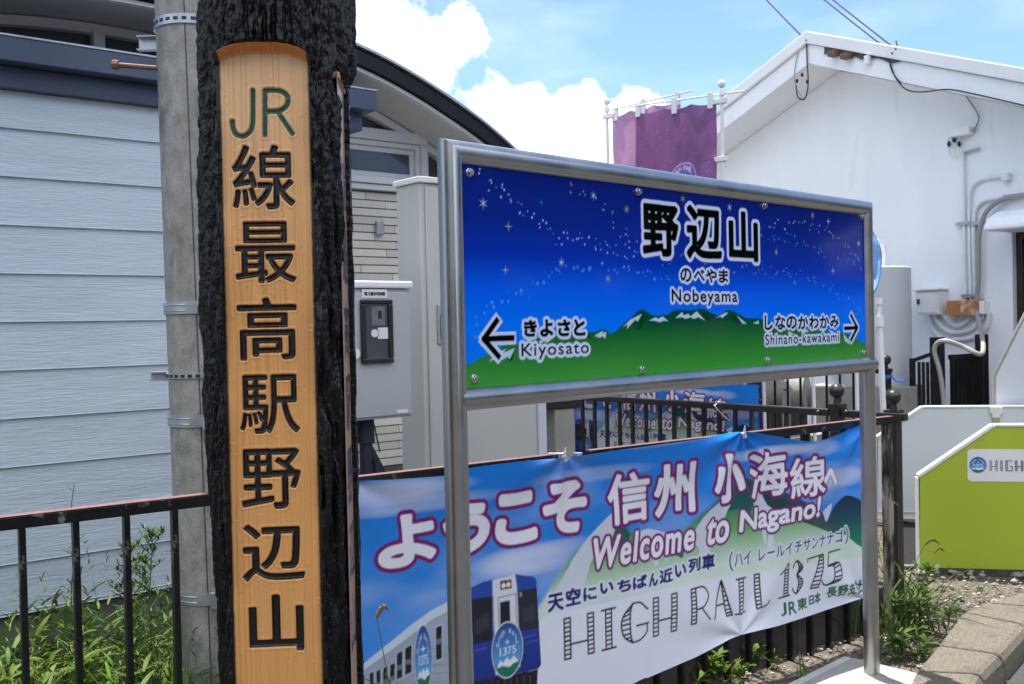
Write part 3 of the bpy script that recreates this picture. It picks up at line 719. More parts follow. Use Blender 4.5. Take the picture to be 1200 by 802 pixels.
# ------------------------------------------------------------------ cabinets
def frame_at(P, a): return frame((P[0], P[1], 0), a)
def tall_cabinet():
    P = atY(491, 207, 4.9); fr = frame_at(P, 51.2); zt = P[2]; W, D = .72, .21
    t = thing('tall_cabinet', 'tall cream-grey steel cabinet standing behind the station sign', 'cabinet', (P[0], P[1], 0))
    MB(fr).box(.0, W, .0, D, .05, zt-.03).build('body', M['cab'], t, bevel=.006)
    MB(fr).box(-.015, W+.015, -.02, D+.01, zt-.028, zt).build('lid', M['lid'], t, bevel=.004)
    MB(fr).box(.028, W-.02, -.016, -.002, .12, zt-.05).build('door', M['cab'], t, bevel=.004)
    pl = Plane(P, 51.2); q = pl.sz(514, 380); h = .10
    o = MB(fr).box(q[0]-.022, q[0]+.022, -.030, -.017, q[1]-h, q[1]+h).build('handle', M['zinc'], t, bevel=.006)
    MB(fr).box(q[0]-.010, q[0]+.012, -.042, -.031, q[1]-.07, q[1]+.05).build('lever', M['steel'], o, bevel=.004)
    MB(fr).box(-.05, W+.05, -.06, D+.06, -.05, .05).build('plinth', M['conc'], t)
    # lower grey cabinet to its right
    Q = P+dr(51.2)*.80; fr = frame_at(Q, 51.2)
    t = thing('low_cabinet', 'pale blue-grey cabinet half hidden behind the tall cabinet', 'cabinet', (Q[0], Q[1], 0))
    lx = Plane(Q+(-nr(51.2))*.06, 51.2).sz(641, 500)[0]
    MB(fr).box(-.02, lx, .06, .4, -.02, 1.23).build('body', M['pale'], t, bevel=.006)
    MB(fr).box(-.03, lx+.01, .05, .42, 1.232, 1.26).build('lid', M['lid'], t, bevel=.004)
tall_cabinet()
def meter_box():
    P = atY(480, 330, 4.6); pl = Plane(P, 51.2); fr = pl.fr; zt = P[2]; zb = pl.sz(447, 491)[1]; W = .40; D = .20
    t = thing('meter_box', 'grey electricity meter box with dark window and white lid', 'meter box', (P[0], P[1], 0))
    MB(fr).box(-W, 0, 0, D, zb, zt-.035).build('body', M['meter'], t, bevel=.005)
    MB(fr).box(-W-.006, .008, -.018, D+.01, zt-.033, zt).build('lid', M['lid'], t, bevel=.008)
    MB(fr).box(-W+.012, -.010, -.010, -.002, zb+.012, zt-.05).build('door', M['meter'], t, bevel=.003)
    a, b = pl.sz(420.5, 395), pl.sz(457.5, 395); z1, z0 = pl.sz(439, 351.5)[1], pl.sz(439, 426)[1]
    o = MB(fr)
    e = .024
    o.box(a[0], b[0], -.030, -.011, z0, z0+e); o.box(a[0], b[0], -.030, -.011, z1-e*.8, z1); o.box(a[0], a[0]+e, -.0301, -.011, z0+e, z1-e*.8); o.box(b[0]-e, b[0], -.0301, -.011, z0+e, z1-e*.8)
    wf = o.build('window_frame', M['dark_plastic'], t, bevel=.005)
    MB(fr).box(a[0]+e, b[0]-e, -.020, -.016, z0+e, z1-e*.8).build('window_pane', M['meterglass'], wf)
    x0, x1 = a[0]+.05, b[0]-.03
    md = MB(fr).box(x0+.005, x1-.01, -.0225, -.0205, z1-.115, z1-.03).build('meter_dial', mat('meter_face', (.14, .15, .16), .4, var=.2, vscale=30), wf)
    MB(fr).box(x0+.055, x1-.045, -.0245, -.0227, z1-.085, z1-.05).build('display', M['black'], wf)
    MB(fr).box(x0+.035, x1+.004, -.0225, -.0205, z1-.175, z1-.125).build('plate', M['sticker'], wf)
    MB(fr).box(x0+.04, x1-.045, -.0236, -.0227, z1-.165, z1-.135).build('plate_print', M['ink'], wf)
    MB(fr).tube([(x0+.018, -.0205, z1-.15), (x0+.018, -.0230, z1-.15)], .018, 14).build('seal', M['sticker'], wf)
    a, b = pl.sz(422.5, 345), pl.sz(452, 345); z1, z0 = pl.sz(437, 339.5)[1], pl.sz(437, 349.5)[1]
    st = MB(fr).box(a[0], b[0], -.0125, -.0102, z0, z1).build('name_label', M['sticker'], t)
    text_mesh('label_text', '電力量計収納箱', pl, a[0]+.012, b[0]-.012, z0+.011, z1-.011, .0132, M['black'], st, bold=.0008)
    q = pl.sz(413, 415); MB(fr).tube([(q[0], -.009, q[1]), (q[0], -.03, q[1])], .024, 20).build('lock', M['lid'], t, smooth=True, bevel=.003)
    a, b = pl.sz(463.5, 482), pl.sz(476, 482); z = pl.sz(470, 482)[1]; MB(fr).box(a[0], b[0], -.0125, -.0102, z-.007, z+.007).build('maker_plate', M['lid'], t)
    # legs: sleeved below the box, slimmer conduit under the sleeve, one slanting brace
    for cx, wd in ((441.5, .042), (409, .045)):
        s = pl.sz(cx, 510)[0]; zc = pl.sz(cx, 521)[1]
        lg = MB(fr).tube([(s, D*.5, zb+.01), (s, D*.5, zc)], wd, 16).build('leg', M['navy_sleeve'], t, smooth=True)
        MB(fr).tube([(s+.002, D*.5, zc+.002), (s-.002, D*.5, -.03)], wd*.72, 16).build('conduit', M['navy_sleeve'], lg, smooth=True)
    s = pl.sz(447, 530)[0]; z = pl.sz(447, 533)[1]
    MB(fr).prism([(s-.01, z+.03), (s+.005, z+.03), (s+.075, z-.10), (s+.03, z-.12)], D*.5-.02, D*.5+.02).build('brace', M['navy_sleeve'], t)
    s = pl.sz(461, 500)[0]; z = pl.sz(461, 496)[1]
    MB(fr).tube([(s, D*.9, z), (s+.01, D*.9, z-.03), (s+.02, D*.9, z-.08), (s+.035, D*.9, z-.15)], .0035, 6).build('cable', M['wire'], t)
def text_mesh(name, body, pl, s0, s1, z0, z1, depth, m, parent, bold=0., mirror=False):
    v, t = glyph(body); P = []; F = []; k = 8 if bold else 1; b = 0
    for i in range(k):
        an = 2*math.pi*i/k; dx, dz = bold*math.cos(an), bold*math.sin(an)
        u = 1-v[:, 0] if mirror else v[:, 0]
        P.append(np.stack([s0+u*(s1-s0)+dx, np.full(len(v), -depth-i*.00004), z0+v[:, 1]*(z1-z0)+dz], 1)); F += [tuple(int(j)+b for j in q) for q in t]; b += len(v)
    mb = MB(pl.fr); mb.add(np.concatenate(P), F); return mb.build(name, m, parent, recalc=False)
meter_box()

# ------------------------------------------------------------------ iron fence with the welcome banner
def iron_fence():
    t = thing('iron_fence', 'black iron railing with worn paint and reddish top edge behind the banner', 'fence', (*(FA.P+FA.d*.2)[:2], 0))
    fr = FA.fr; zt = 1.092
    br = (FA.sz(651, 527)[0], FA.sz(689, 523)[0])
    for x0, x1 in ((-5.6, br[0]), (br[1], .24)):
        o = MB(fr).box(x0, x1, -.020, .020, zt-.036, zt).build('rail', M['iron'], t, bevel=.003)
        MB(fr).box(x0+.002, x1-.002, -.0185, .0185, zt+.0005, zt+.0025).build('rail_top', M['rust_top'], o)
    m = (br[0]+br[1])/2
    MB(fr).tube([(m+.03, .0, zt-.15), (m+.03, .0, zt-.004)], .019, 12).build('joint_pin', M['zinc'], t, smooth=True)
    MB(fr).box(br[0]-.03, br[1]+.03, -.012, .012, zt-.062, zt-.038).build('joint_plate', M['iron'], t)
    me = None
    k = 0
    for i in range(-13, 28):
        s = -3.868+.1432*i+.0
        if s > .14: break
        if me is None:
            o = MB(fr).box(-.009, .009, -.016, .016, -.05, zt-.037).build('bar', M['iron'], t, bevel=.002); me = o; off = s
            for v in o.data.vertices: v.co += Vector(FA.d*s)
            s00 = s
        else:
            o = me.copy(); COL.objects.link(o); o.location = Vector(FA.d*(s-s00))
    MB(fr).box(.185, .225, -.022, .022, -.05, zt-.0365).build('end_post', M['worn_post'], t, bevel=.003)
iron_fence()
def ball_post(P, zt, r, name, label, parent=None, m='brown_iron', w=.030):
    t = parent or thing(name, label, 'post', (P[0], P[1], 0))
    fr = frame((P[0], P[1], 0), 55)
    o = MB(fr).box(-w, w, -w, w, -.05, zt).build('post' if parent else 'shaft', M[m], t, bevel=.004)
    MB(fr).lathe((0, 0, zt), [(.020, 0), (.017, .02), (.016, .03)], 14).ball((0, 0, zt+.03+r*.9), r, 20).build('ball', M[m], o, smooth=True)
    MB(fr).box(-w-.008, w+.008, -w-.008, w+.008, zt-.035, zt-.001).build('collar', M[m], o, bevel=.004)
    return t
P_ = onp(1047.5, 500, FA.P-FA.n*.075, FA.n)
ball_post(P_, 1.115, .040, 'corner_post', 'dark corner post with a ball top at the right end of the banner railing')
def low_wall():
    b = MB(FA.fr); x = -2.4; r = random.Random(5); k = 0
    for i in range(7):
        o = MB(FA.fr).box(x, x+.385, .06, .20, -.08, .19+.02*r.random()).build('concrete_block', M['conc_dark'], None, bevel=.008)
        tag(o, 'dark weathered concrete block in the row at the foot of the banner railing', 'block', 'concrete blocks under the railing'); x += .39
low_wall()

BP = Plane(FA.P+FA.n*.045, 55.15)
def paint_banner():
    c = Canvas(-3.05, .06, -.06, 1.14, .003); pl = BP
    Sx, Zx = c.S, c.Z
    n1 = fbm(Sx*1.6, Zx*5, 3.); n2 = fbm(Sx*2.2+9, Zx*7, 1.)
    top = np.array(lin((.06, .48, .86))); mid = np.array(lin((.24, .57, .90))); low = np.array(lin((.53, .70, .93))); wh = np.array(lin((.86, .88, .95)))
    t = np.clip((1.05-Zx)/.75, 0, 1)[..., None]
    sky = top*(1-t)+mid*t; t2 = np.clip((.42-Zx)/.5, 0, 1)[..., None]; sky = sky*(1-t2)+low*t2
    cl = np.clip((n1-.52)*4.2, 0, 1)*np.clip((Zx-.45)/.2, 0, 1)*np.clip(1.6-np.abs(Zx-.78)*2, 0, 1); cl = cl[..., None]*.30
    c.a = (sky*(1-cl)+np.array(lin((.80, .84, .94)))*cl).astype(np.float32)
    def cloud(px, py, rx, ry, al):
        s, z = pl.sz(px, py); d = ((Sx-s)/rx)**2+((Zx-z)/ry)**2; k = np.clip(1.3-d, 0, 1)*np.clip(.35+1.4*(n2-.2), 0, 1)*al
        c.a = (c.a*(1-k[..., None])+np.array(lin((.84, .87, .95)))*k[..., None]).astype(np.float32)
    for q in ((455, 577, .34, .045, .75), (500, 590, .35, .03, .5), (625, 655, .26, .06, .75), (660, 640, .2, .03, .5), (770, 515, .30, .03, .8), (905, 530, .30, .03, .8), (700, 555, .3, .03, .4), (985, 560, .2, .05, .8), (960, 525, .15, .04, .5)): cloud(*q)
    # white lower right
    edge = pl.poly([(560, 802), (605, 745), (640, 700), (700, 690), (800, 665), (900, 650), (1014, 630)])
    es, ez = np.array([e[0] for e in edge]), np.array([e[1] for e in edge]); zz = np.interp(Sx, es, ez, left=-9)
    k = np.clip((zz-Zx)/.07, 0, 1)*np.clip((Sx-es[0])/.2, 0, 1); c.a = (c.a*(1-k[..., None])+wh*k[..., None]).astype(np.float32)
    # mountains, green fading into the white
    def grad(z0, z1, c0, c1, c2):
        c0, c1, c2 = [np.array(lin(q)) for q in (c0, c1, c2)]
        def f(s, z):
            u = np.clip((z-z0)/(z1-z0), 0, 1)[..., None]; return np.where(u < .5, c0*(1-2*u)+c1*2*u, c1*(2-2*u)+c2*(2*u-1))
        return f
    c.poly(smooth_poly(pl.poly([(618, 738), (640, 697), (668, 655), (700, 620), (716, 604), (738, 622), (770, 630), (800, 622), (835, 590), (855, 575), (868, 560), (890, 572), (925, 590), (960, 608), (990, 622), (1014, 634), (1014, 652), (900, 668), (800, 685), (700, 705), (650, 718), (632, 728)]), 4),
           grad(.53, .82, (.80, .87, .82), (.40, .66, .34), (.06, .33, .30)), .95, 3)
    c.poly(pl.poly([(868, 559), (895, 566), (935, 584), (972, 606), (1000, 622), (985, 628), (940, 612), (905, 600), (885, 588)]), lin((.06, .22, .25)), .9)
    c.poly(smooth_poly(pl.poly([(972, 606), (982, 590), (996, 581), (1014, 596), (1014, 642), (990, 626)]), 4), grad(.50, .74, (.14, .48, .36), (.08, .30, .36), (.07, .11, .28)), 1)
    sn = lin((.80, .83, .90))
    for P in ([(668, 660), (690, 628), (714, 602), (722, 606), (716, 628), (706, 640), (700, 668), (694, 655), (686, 680), (678, 700), (672, 690), (660, 700)],
              [(640, 712), (664, 668), (672, 664), (668, 690), (652, 712)],
              [(742, 628), (760, 620), (790, 628), (800, 634), (786, 640), (782, 660), (776, 645), (768, 665), (760, 640), (750, 650)],
              [(806, 640), (824, 606), (846, 586), (856, 590), (850, 604), (846, 622), (838, 614), (832, 650), (824, 662), (818, 640)],
              [(880, 580), (890, 574), (900, 592), (912, 600), (900, 606), (896, 640), (890, 612), (884, 600)],
              [(898, 640), (903, 612), (906, 640), (902, 662)], [(964, 600), (976, 590), (970, 612)]):
        c.poly(smooth_poly(pl.poly(P+[P[0]]), 3), sn, .95)
    dk = lin((.07, .34, .33))
    for P in ([(716, 632), (724, 606), (738, 626), (730, 650), (722, 640)], [(852, 600), (866, 570), (882, 590), (874, 606), (864, 596)], [(786, 640), (808, 630), (800, 655), (790, 650)]): c.poly(pl.poly(P), dk, .9)
    # the train
    T = lambda *pts: pl.poly([(415+x/4.951, 640+y/4.951) for x, y in pts])
    silver = lambda s, z: np.array(lin((.60, .65, .73)))*(1+.25*(fbm(s*18, z*30)-.5)[..., None])
    c.poly(T((20, 900), (25, 712), (80, 660), (200, 560), (330, 450), (440, 375), (550, 318), (690, 240), (700, 900)), silver)
    c.poly(T((25, 712), (80, 660), (200, 560), (330, 450), (440, 375), (550, 318), (690, 240), (690, 300), (550, 372), (440, 430), (330, 510), (200, 610), (80, 700), (25, 745)), lin((.80, .85, .92)), .85)
    for k in range(5): c.line(*T((330, 610+k*45), (690, 560+k*55)), .003, lin((.40, .43, .50)), .6)
    win = lin((.10, .12, .17)); wt = lin((.78, .81, .87))
    for P in (((45, 748), (58, 742), (58, 830), (45, 830)), ((88, 738), (112, 728), (112, 830), (88, 830)), ((126, 724), (150, 714), (150, 820), (126, 830)), ((165, 706), (192, 695), (192, 800), (165, 812)),
              ((204, 688), (232, 676), (232, 778), (204, 790)), ((242, 622), (275, 604), (275, 760), (242, 772)), ((290, 590), (328, 570), (328, 730), (290, 748)), ((470, 472), (505, 458), (505, 650), (470, 662))):
        cx = sum(p[0] for p in P)/4; cy = sum(p[1] for p in P)/4
        c.poly(T(*[(cx+(x-cx)*1.25, cy+(y-cy)*1.07) for x, y in P]), wt, .8); c.poly(T(*P), win)
        x0, y0 = P[0]; x1 = P[1][0]
        c.poly(T((x0, y0+70), (x1, y0+60), (x1, y0+90), (x0, y0+100)), lin((.62, .70, .80)), .35)
    blue = grad(-.1, .6, (.04, .10, .36), (.07, .17, .50), (.16, .28, .64))
    c.poly(T((676, 243), (740, 213), (808, 195), (935, 163), (960, 168), (1040, 178), (1056, 200), (1075, 480), (1088, 690), (1070, 716), (690, 800)), blue)
    c.poly(T((805, 198), (935, 163), (946, 250), (968, 702), (822, 750), (806, 400)), lin((.82, .84, .89)))
    c.poly(T((681, 312), (803, 292), (800, 548), (690, 570)), lin((.12, .13, .17))); c.poly(T((950, 262), (1058, 242), (1076, 478), (962, 497)), lin((.15, .17, .22)))
    for P in (((700, 440), (780, 380), (790, 470), (705, 520)), ((980, 360), (1050, 340), (1060, 430), (985, 450))): c.poly(T(*P), lin((.24, .27, .33)), .5, 2)
    for a, b in (((836, 302), (936, 276)), ((836, 302), (842, 500)), ((936, 276), (946, 480)), ((946, 250), (966, 700)), ((808, 290), (820, 748))): c.line(*T(a, b), .004, lin((.48, .50, .56)))
    c.poly(T((847, 326), (903, 315), (908, 470), (849, 486)), win)
    c.poly(T((848, 206), (914, 194), (915, 245), (850, 256)), lin((.16, .11, .09)))
    for x in (868, 896): c.dot(T((x, 230-(x-868)*.2))[0], .010, lin((.95, .88, .82)))
    c.poly(T((690, 790), (1070, 718), (1062, 900), (700, 900)), lin((.10, .11, .14)))
    for k in range(9): c.line(*T((720+k*38, 800-k*6), (725+k*38, 860)), .006, lin((.30, .31, .34)), .7)
    for a, b in (((695, 608), (770, 590)), ((980, 535), (1055, 515)), ((1000, 560), (1085, 545))): c.line(*T(a, b), .004, lin((.30, .42, .75)), .8)
    c.text('2', *[T((958, 292))[0][0], T((975, 290))[0][0], T((965, 292))[0][1], T((965, 270))[0][1]], [(0, lin((.75, .85, .75)))])
    emblem(c, *T((891, 603))[0], .073, .108); emblem(c, *T((397, 652))[0], .036, .125)
    # lettering
    pur = lin((.46, .10, .42)); core = lin((.90, .91, .96))
    row = [('よ', 441, 597, 511, 669, .0108), ('う', 519, 584, 574, 656, .0122), ('こ', 580, 573, 629, 642, .014), ('そ', 635, 560, 686, 630, .012),
           ('信', 710.6, 550, 761, 617, .006), ('州', 766.4, 539, 815, 608, .0088), ('小', 835, 529, 871, 592, .010), ('海', 877, 526, 922.5, 586, .0050), ('線', 925, 532, 966, 586, .0042)]
    for ph in (0, 1):
        for ch, x0, y0, x1, y1, r in row:
            s0, s1, z0, z1 = pl.box(x0, y0, x1, y1)
            c.text(ch, s0+r, s1-r, z0+r, z1-r, [(r+.0155, pur)] if ph == 0 else [(r, core)])
    s0, s1, z0, z1 = pl.box(964, 548, 980, 572); c.text('へ', s0+.006, s1-.004, z0+.008, z1-.004, [(.014, lin((.50, .53, .60))), (.008, core)])
    wd = [('Welcome', pl.box(690, 622, 814.6, 658)), ('to', pl.box(826, 608, 854, 634)), ('Nagano!', pl.box(862.8, 590, 960.5, 621))]
    bx = []
    for ch, b in wd: bx.append((ch, (b[0]+.006, b[1]-.012, .622 if ch != 'Nagano!' else .632, .742 if ch != 'Nagano!' else .752)))
    bx[1] = ('to', (bx[1][1][0], bx[1][1][1], .628, .735))
    c.texts(bx, [(.0155, pur), (.0045, core)], .018)
    nv = lin((.10, .13, .42)); wl = lin((.84, .87, .93))
    z0s = lambda xs: pl.sz(*xs)
    jp = '天空にいちばん近い列車'; xs = [(5, 66, 232, 312), (72, 128, 212, 290), (136, 186, 208, 270), (196, 246, 190, 243), (259, 311, 180, 238), (316, 371, 165, 226), (376, 412, 158, 216), (417, 468, 142, 205), (475, 520, 125, 182), (528, 576, 102, 165), (580, 628, 88, 158)]
    it = []
    for ch, (a, b, y0, y1) in zip(jp, xs):
        q = pl.box(640+a/3.158, 620+y0/3.158, 640+b/3.158, 620+y1/3.158); it.append((ch, (q[0]+.004, q[1]-.003, q[2]+.003, q[3]-.003)))
    c.texts(it, [(.012, wl), (.0038, nv)])
    q0, q1 = pl.sz(853.7, 655), pl.sz(994.6, 632); zc = pl.sz(925, 642)[1]
    c.texts([('（', (q0[0], q0[0]+.022, zc-.048, zc+.042)), ('ハイ', (q0[0]+.03, q0[0]+.135, zc-.032, zc+.032)), ('レールイチサンナナゴ', (q0[0]+.19, q1[0]-.035, zc-.030, zc+.032)), ('）', (q1[0]-.022, q1[0], zc-.045, zc+.045))], [(.008, wl), (.0012, nv)])
    ladder(c, pl)
    gr = lin((.05, .36, .20)); it = []
    for ch, a, b, y0, y1 in (('J', 868, 889, 272, 322), ('R', 899, 926, 266, 318), ('東', 931, 969, 252, 304), ('日', 977, 995, 247, 283), ('本', 998, 1021, 234, 280), ('長', 1045, 1079, 212, 258), ('野', 1083, 1115, 205, 253), ('支', 1118, 1142, 197, 246), ('社', 1145, 1170, 187, 240)):
        q = pl.box(640+a/3.158, 620+y0/3.158, 640+b/3.158, 620+y1/3.158); it.append((ch, q))
    c.texts(it, [(.0022, gr)])
    return c
def emblem(c, s, z, rx, ry, mirror=False):
    n = 28; P = lambda k: [(s+rx*k*math.cos(2*math.pi*i/n), z+ry*k*math.sin(2*math.pi*i/n)) for i in range(n)]
    c.poly(P(1), lin((.78, .83, .88))); c.poly(P(.95), lin((.10, .30, .45)))
    a, b, g = [np.array(lin(q)) for q in ((.07, .20, .55), (.33, .62, .86), (.10, .45, .35))]
    def f(S_, Z_):
        u = np.clip((Z_-(z-ry))/(2*ry), 0, 1)[..., None]; return np.where(u > .28, b*(1-(u-.28)/.72)+a*(u-.28)/.72, g)
    c.poly(P(.91), f)
    c.poly([(s-rx*.72, z-ry*.55), (s-rx*.45, z-ry*.30), (s-rx*.3, z-ry*.42), (s-rx*.05, z-ry*.26), (s+rx*.15, z-ry*.40), (s+rx*.4, z-ry*.25), (s+rx*.72, z-ry*.50), (s+rx*.4, z-ry*.52), (s+rx*.1, z-ry*.62), (s-rx*.3, z-ry*.52)], lin((.85, .89, .93)))
    t = 'HIGH RAIL'
    for i, ch in enumerate(t):
        if ch == ' ': continue
        an = math.radians(158-136*i/8); cx, cz = s+rx*.66*math.cos(an), z+ry*.66*math.sin(an); k = .25 if ch == 'I' else 1.; c.text(ch, cx-rx*.07*k, cx+rx*.07*k, cz-ry*.085, cz+ry*.085, [(0, lin((.92, .94, .96)))])
    c.star((s, z+ry*.28), ry*.15, lin((.9, .93, .97)), 4)
    for i, ch in enumerate('1375'): k = .30 if ch == '1' else 1.; m_ = s-rx*.445+i*rx*.29; c.text(ch, m_-rx*.115*k, m_+rx*.115*k, z-ry*.17, z+ry*.10, [(0, lin((.90, .93, .96)))])
def ladder(c, pl):
    K = lin((.03, .03, .035)); w = .0074
    def L(a, b): c.line(a, b, w, K)
    def lad(s, z0, z1, wd, n, top=None):      # ladder stem between two rails
        L((s, z0), (s, z1)); L((s+wd, z0), (s+wd, z1))
        for k in range(n+1): L((s, z0+(z1-z0)*k/n), (s+wd, z0+(z1-z0)*k/n))
    def bx(x0, x1, y0, y1): q = pl.box(640+x0/3.158, 620+y0/3.158, 640+x1/3.158, 620+y1/3.158); return q
    def curve(pts): 
        p = smooth_poly(pts, 5)
        for i in range(len(p)-1): L(p[i], p[i+1])
    def band(p, q, n):
        P, Q = smooth_poly(p, 6), smooth_poly(q, 6)
        for i in range(len(P)-1): L(P[i], P[i+1])
        for i in range(len(Q)-1): L(Q[i], Q[i+1])
        for k in range(n):
            u = k/(n-1)*(len(P)-1); i = min(int(u), len(P)-2); f = u-i; v = k/(n-1)*(len(Q)-1); j = min(int(v), len(Q)-2); g = v-j
            L(P[i]*(1-f)+P[i+1]*f, Q[j]*(1-g)+Q[j+1]*g)
    zb, zt = .290, .450
    s0, s1, *_ = bx(68, 175, 318, 470); sw = .03
    lad(s0, zb, zt, sw, 9); lad(s1-sw, zb, zt, sw, 9); L((s0+sw, zb+.055), (s1-sw, zb+.055))
    s0, s1, *_ = bx(203, 255, 290, 440); m = (s0+s1)/2; lad(m-sw/2, zb, zt, sw, 9); L((s0, zb), (s1, zb)); L((s0, zt), (s1, zt))
    s0, s1, *_ = bx(275, 375, 268, 405); W = s1-s0; x = lambda u: s0+W*u
    band([(x(.42), zt-.002), (x(.1), zt-.04), (x(.0), (zb+zt)/2), (x(.1), zb+.03), (x(.40), zb)], [(x(.42), zt-.002), (x(.34), zt-.03), (x(.32), (zb+zt)/2), (x(.34), zb+.03), (x(.40), zb)], 11)
    curve([(x(.40), zt), (x(.7), zt-.002), (x(.93), zt-.03), (x(1.0), zt-.035)]); curve([(x(.40), zb), (x(.7), zb+.004), (x(.95), zb+.03), (x(.95), zb+.065)]); L((x(.55), zb+.065), (x(1.02), zb+.065))
    s0, s1, *_ = bx(395, 483, 232, 383); lad(s0, zb, zt, sw, 9); lad(s1-sw, zb, zt, sw, 9); L((s0+sw, zb+.06), (s1-sw, zb+.06))
    s0, s1, *_ = bx(537, 605, 205, 335); lad(s0, zb+.008, zt, sw, 9); curve([(s0+sw, zt), (s0+(s1-s0)*.75, zt-.004), (s1, zt-.045), (s0+(s1-s0)*.7, zb+.075), (s0+sw, zb+.068)]); L((s0+(s1-s0)*.55, zb+.07), (s1, zb+.010))
    s0, s1, *_ = bx(620, 690, 172, 310); a = s0+(s1-s0)*.42; L((s0, zb+.004), (a, zt+.006)); band([(a, zt+.006), (s1-sw*1.15, zb+.002)], [(a+.004, zt+.006), (s1, zb+.002)], 10); L((s0+(s1-s0)*.2, zb+.06), (s0+(s1-s0)*.62, zb+.06))
    s0, s1, *_ = bx(697, 735, 148, 278); m = (s0+s1)/2; lad(m-sw/2, zb+.004, zt, sw, 9); L((s0, zb+.004), (s1, zb+.004)); L((s0, zt), (s1, zt))
    s0, s1, *_ = bx(768, 820, 145, 262); lad(s0, zb+.01, zt+.002, sw, 9); curve([(s0+sw, zb+.01), (s0+(s1-s0)*.8, zb+.012), (s1, zb+.03)])
    z0, z1 = .315, .47
    s0, s1, *_ = bx(860, 905, 112, 240); m = (s0+s1)/2+.008; lad(m-sw/2, z0, z1-.03, sw, 9); L((s0-.004, z0), (s1-.006, z0)); L((m-sw/2, z1-.03), (m+sw/2, z1)); L((m+sw/2, z1), (m+sw/2, z1-.03)); L((m-sw/2, z1-.03), (s0, z1-.045))
    s0, s1, *_ = bx(908, 948, 100, 220); W = s1-s0; x = lambda u: s0+W*u; zm = (z0+z1)/2+.01
    band([(x(.55), z1), (x(1), z1-.03), (x(.98), zm+.02), (x(.6), zm), (x(1.05), zm-.03), (x(1.02), z0+.03), (x(.55), z0)], [(x(.50), z1), (x(.66), z1-.03), (x(.64), zm+.02), (x(.5), zm), (x(.68), zm-.03), (x(.66), z0+.03), (x(.5), z0)], 15)
    curve([(x(.5), z1), (x(.28), z1-.006), (x(.10), z1-.03)]); curve([(x(.5), z0), (x(.28), z0+.006), (x(.10), z0+.03)])
    s0, s1, *_ = bx(968, 1030, 98, 205); W = s1-s0; L((s0, z1-.004), (s1, z1)); band([(s1-.03, z1), (s0+W*.55, z1-.07), (s0+W*.2, z0+.005)], [(s1, z1), (s0+W*.95, z1-.07), (s0+W*.7, z0+.002)], 10); L((s0+W*.2, z0+.004), (s0+W*.7, z0+.002)); L((s0, z1-.004), (s0, z1-.02))
    s0, s1, *_ = bx(1022, 1095, 98, 190); W = s1-s0; L((s0+W*.40, z1), (s1, z1+.004)); L((s0+W*.40, z1), (s0+W*.33, z1-.06)); band([(s0+W*.33, z1-.065), (s0+W*.62, z1-.07), (s0+W*.60, z0+.02), (s0+W*.3, z0+.002)], [(s0+W*.33, z1-.062), (s0+W*.92, z1-.06), (s0+W*.95, z0+.02), (s0+W*.3, z0+.0)], 11); curve([(s0+W*.3, z0), (s0+W*.1, z0+.008), (s0, z0+.03)])
BAN = paint_banner()
def banner():
    pl = BP
    tp = pl.poly([(415, 564), (470, 561), (522, 557), (549, 549), (600, 542), (662, 536), (720, 528), (790, 519), (820, 514.5), (868, 506), (905, 511), (945, 517), (975, 511), (1012, 496)])
    bt = pl.poly([(748, 797), (760, 793), (817, 770), (868, 744), (917, 731), (965, 717), (1014, 700)])
    tp = [(-2.97, tp[0][1]-.005)]+tp+[(.03, tp[-1][1])]; bt = [(-2.97, .045), (-2.0, .065)]+bt+[(.03, bt[-1][1]+.01)]
    T = smooth_poly(tp, 8); B = smooth_poly(bt, 8)
    nx, ny = 980, 320; s = np.linspace(-2.915, -.004, nx); v = np.linspace(0, 1, ny)[:, None]
    zt = np.interp(s, T[:, 0], T[:, 1]); zb = np.interp(s, B[:, 0], B[:, 1]); Zg = zb+(zt-zb)*v; Sg = np.broadcast_to(s, Zg.shape)
    off = .006*np.sin(Sg*7.+2*Zg)*(1-v)+.018*(fbm(Sg*2.2, Zg*1.3, 2.)-.5)+.004*(fbm(Sg*9, Zg*6, 5.)-.5)
    for (px, py), amp, k in (((662, 532), .010, 7), ((868, 506), .016, 9), ((1013, 497), .020, 8), ((1013, 700), .012, 7), ((868, 744), .012, 7), ((415, 563), .012, 6)):
        s0, z0 = pl.sz(px, py); d = np.hypot(Sg-s0, Zg-z0)+1e-4; an = np.arctan2(Zg-z0, Sg-s0); off = off+amp*np.exp(-d/.38)*np.clip(d/.08, 0, 1)*np.cos(k*an+.7)
    off = off+.02*np.exp(-((Sg+.45)/.22)**2)*np.exp(-((Zg-1.0)/.18)**2)+.018*(1-v)**2*0
    y = np.minimum(-off, .012)
    P = pl.P*[1, 1, 0]+Sg[..., None]*pl.d-y[..., None]*pl.n; P[..., 2] = Zg
    t = thing('welcome_banner', 'long vinyl banner with white Japanese greeting, train and mountains tied to the railing', 'banner', P[0, nx//2])
    o = grid_mesh('printed_sheet', P, M['cloth'], t, BAN.sample(Sg, Zg))
    # grommets with white cord hooks over the rail
    for px, py in ((658, 537), (868, 510)):
        s0, z0 = pl.sz(px, py); fr = pl.fr
        MB(fr).tube([(s0+.011*math.cos(a), -.022, z0+.011*math.sin(a)) for a in np.linspace(0, 6.28, 14)], .004, 6).build('grommet', M['brass'], t, smooth=True)
        MB(fr).tube([(s0, -.026, z0-.008), (s0+.003, -.024, z0+.045), (s0, -.015, 1.102), (s0-.04, .03, 1.101), (s0-.045, .075, 1.06)], .0026, 6).build('cord_hook', M['rope'], t, smooth=True)
banner()

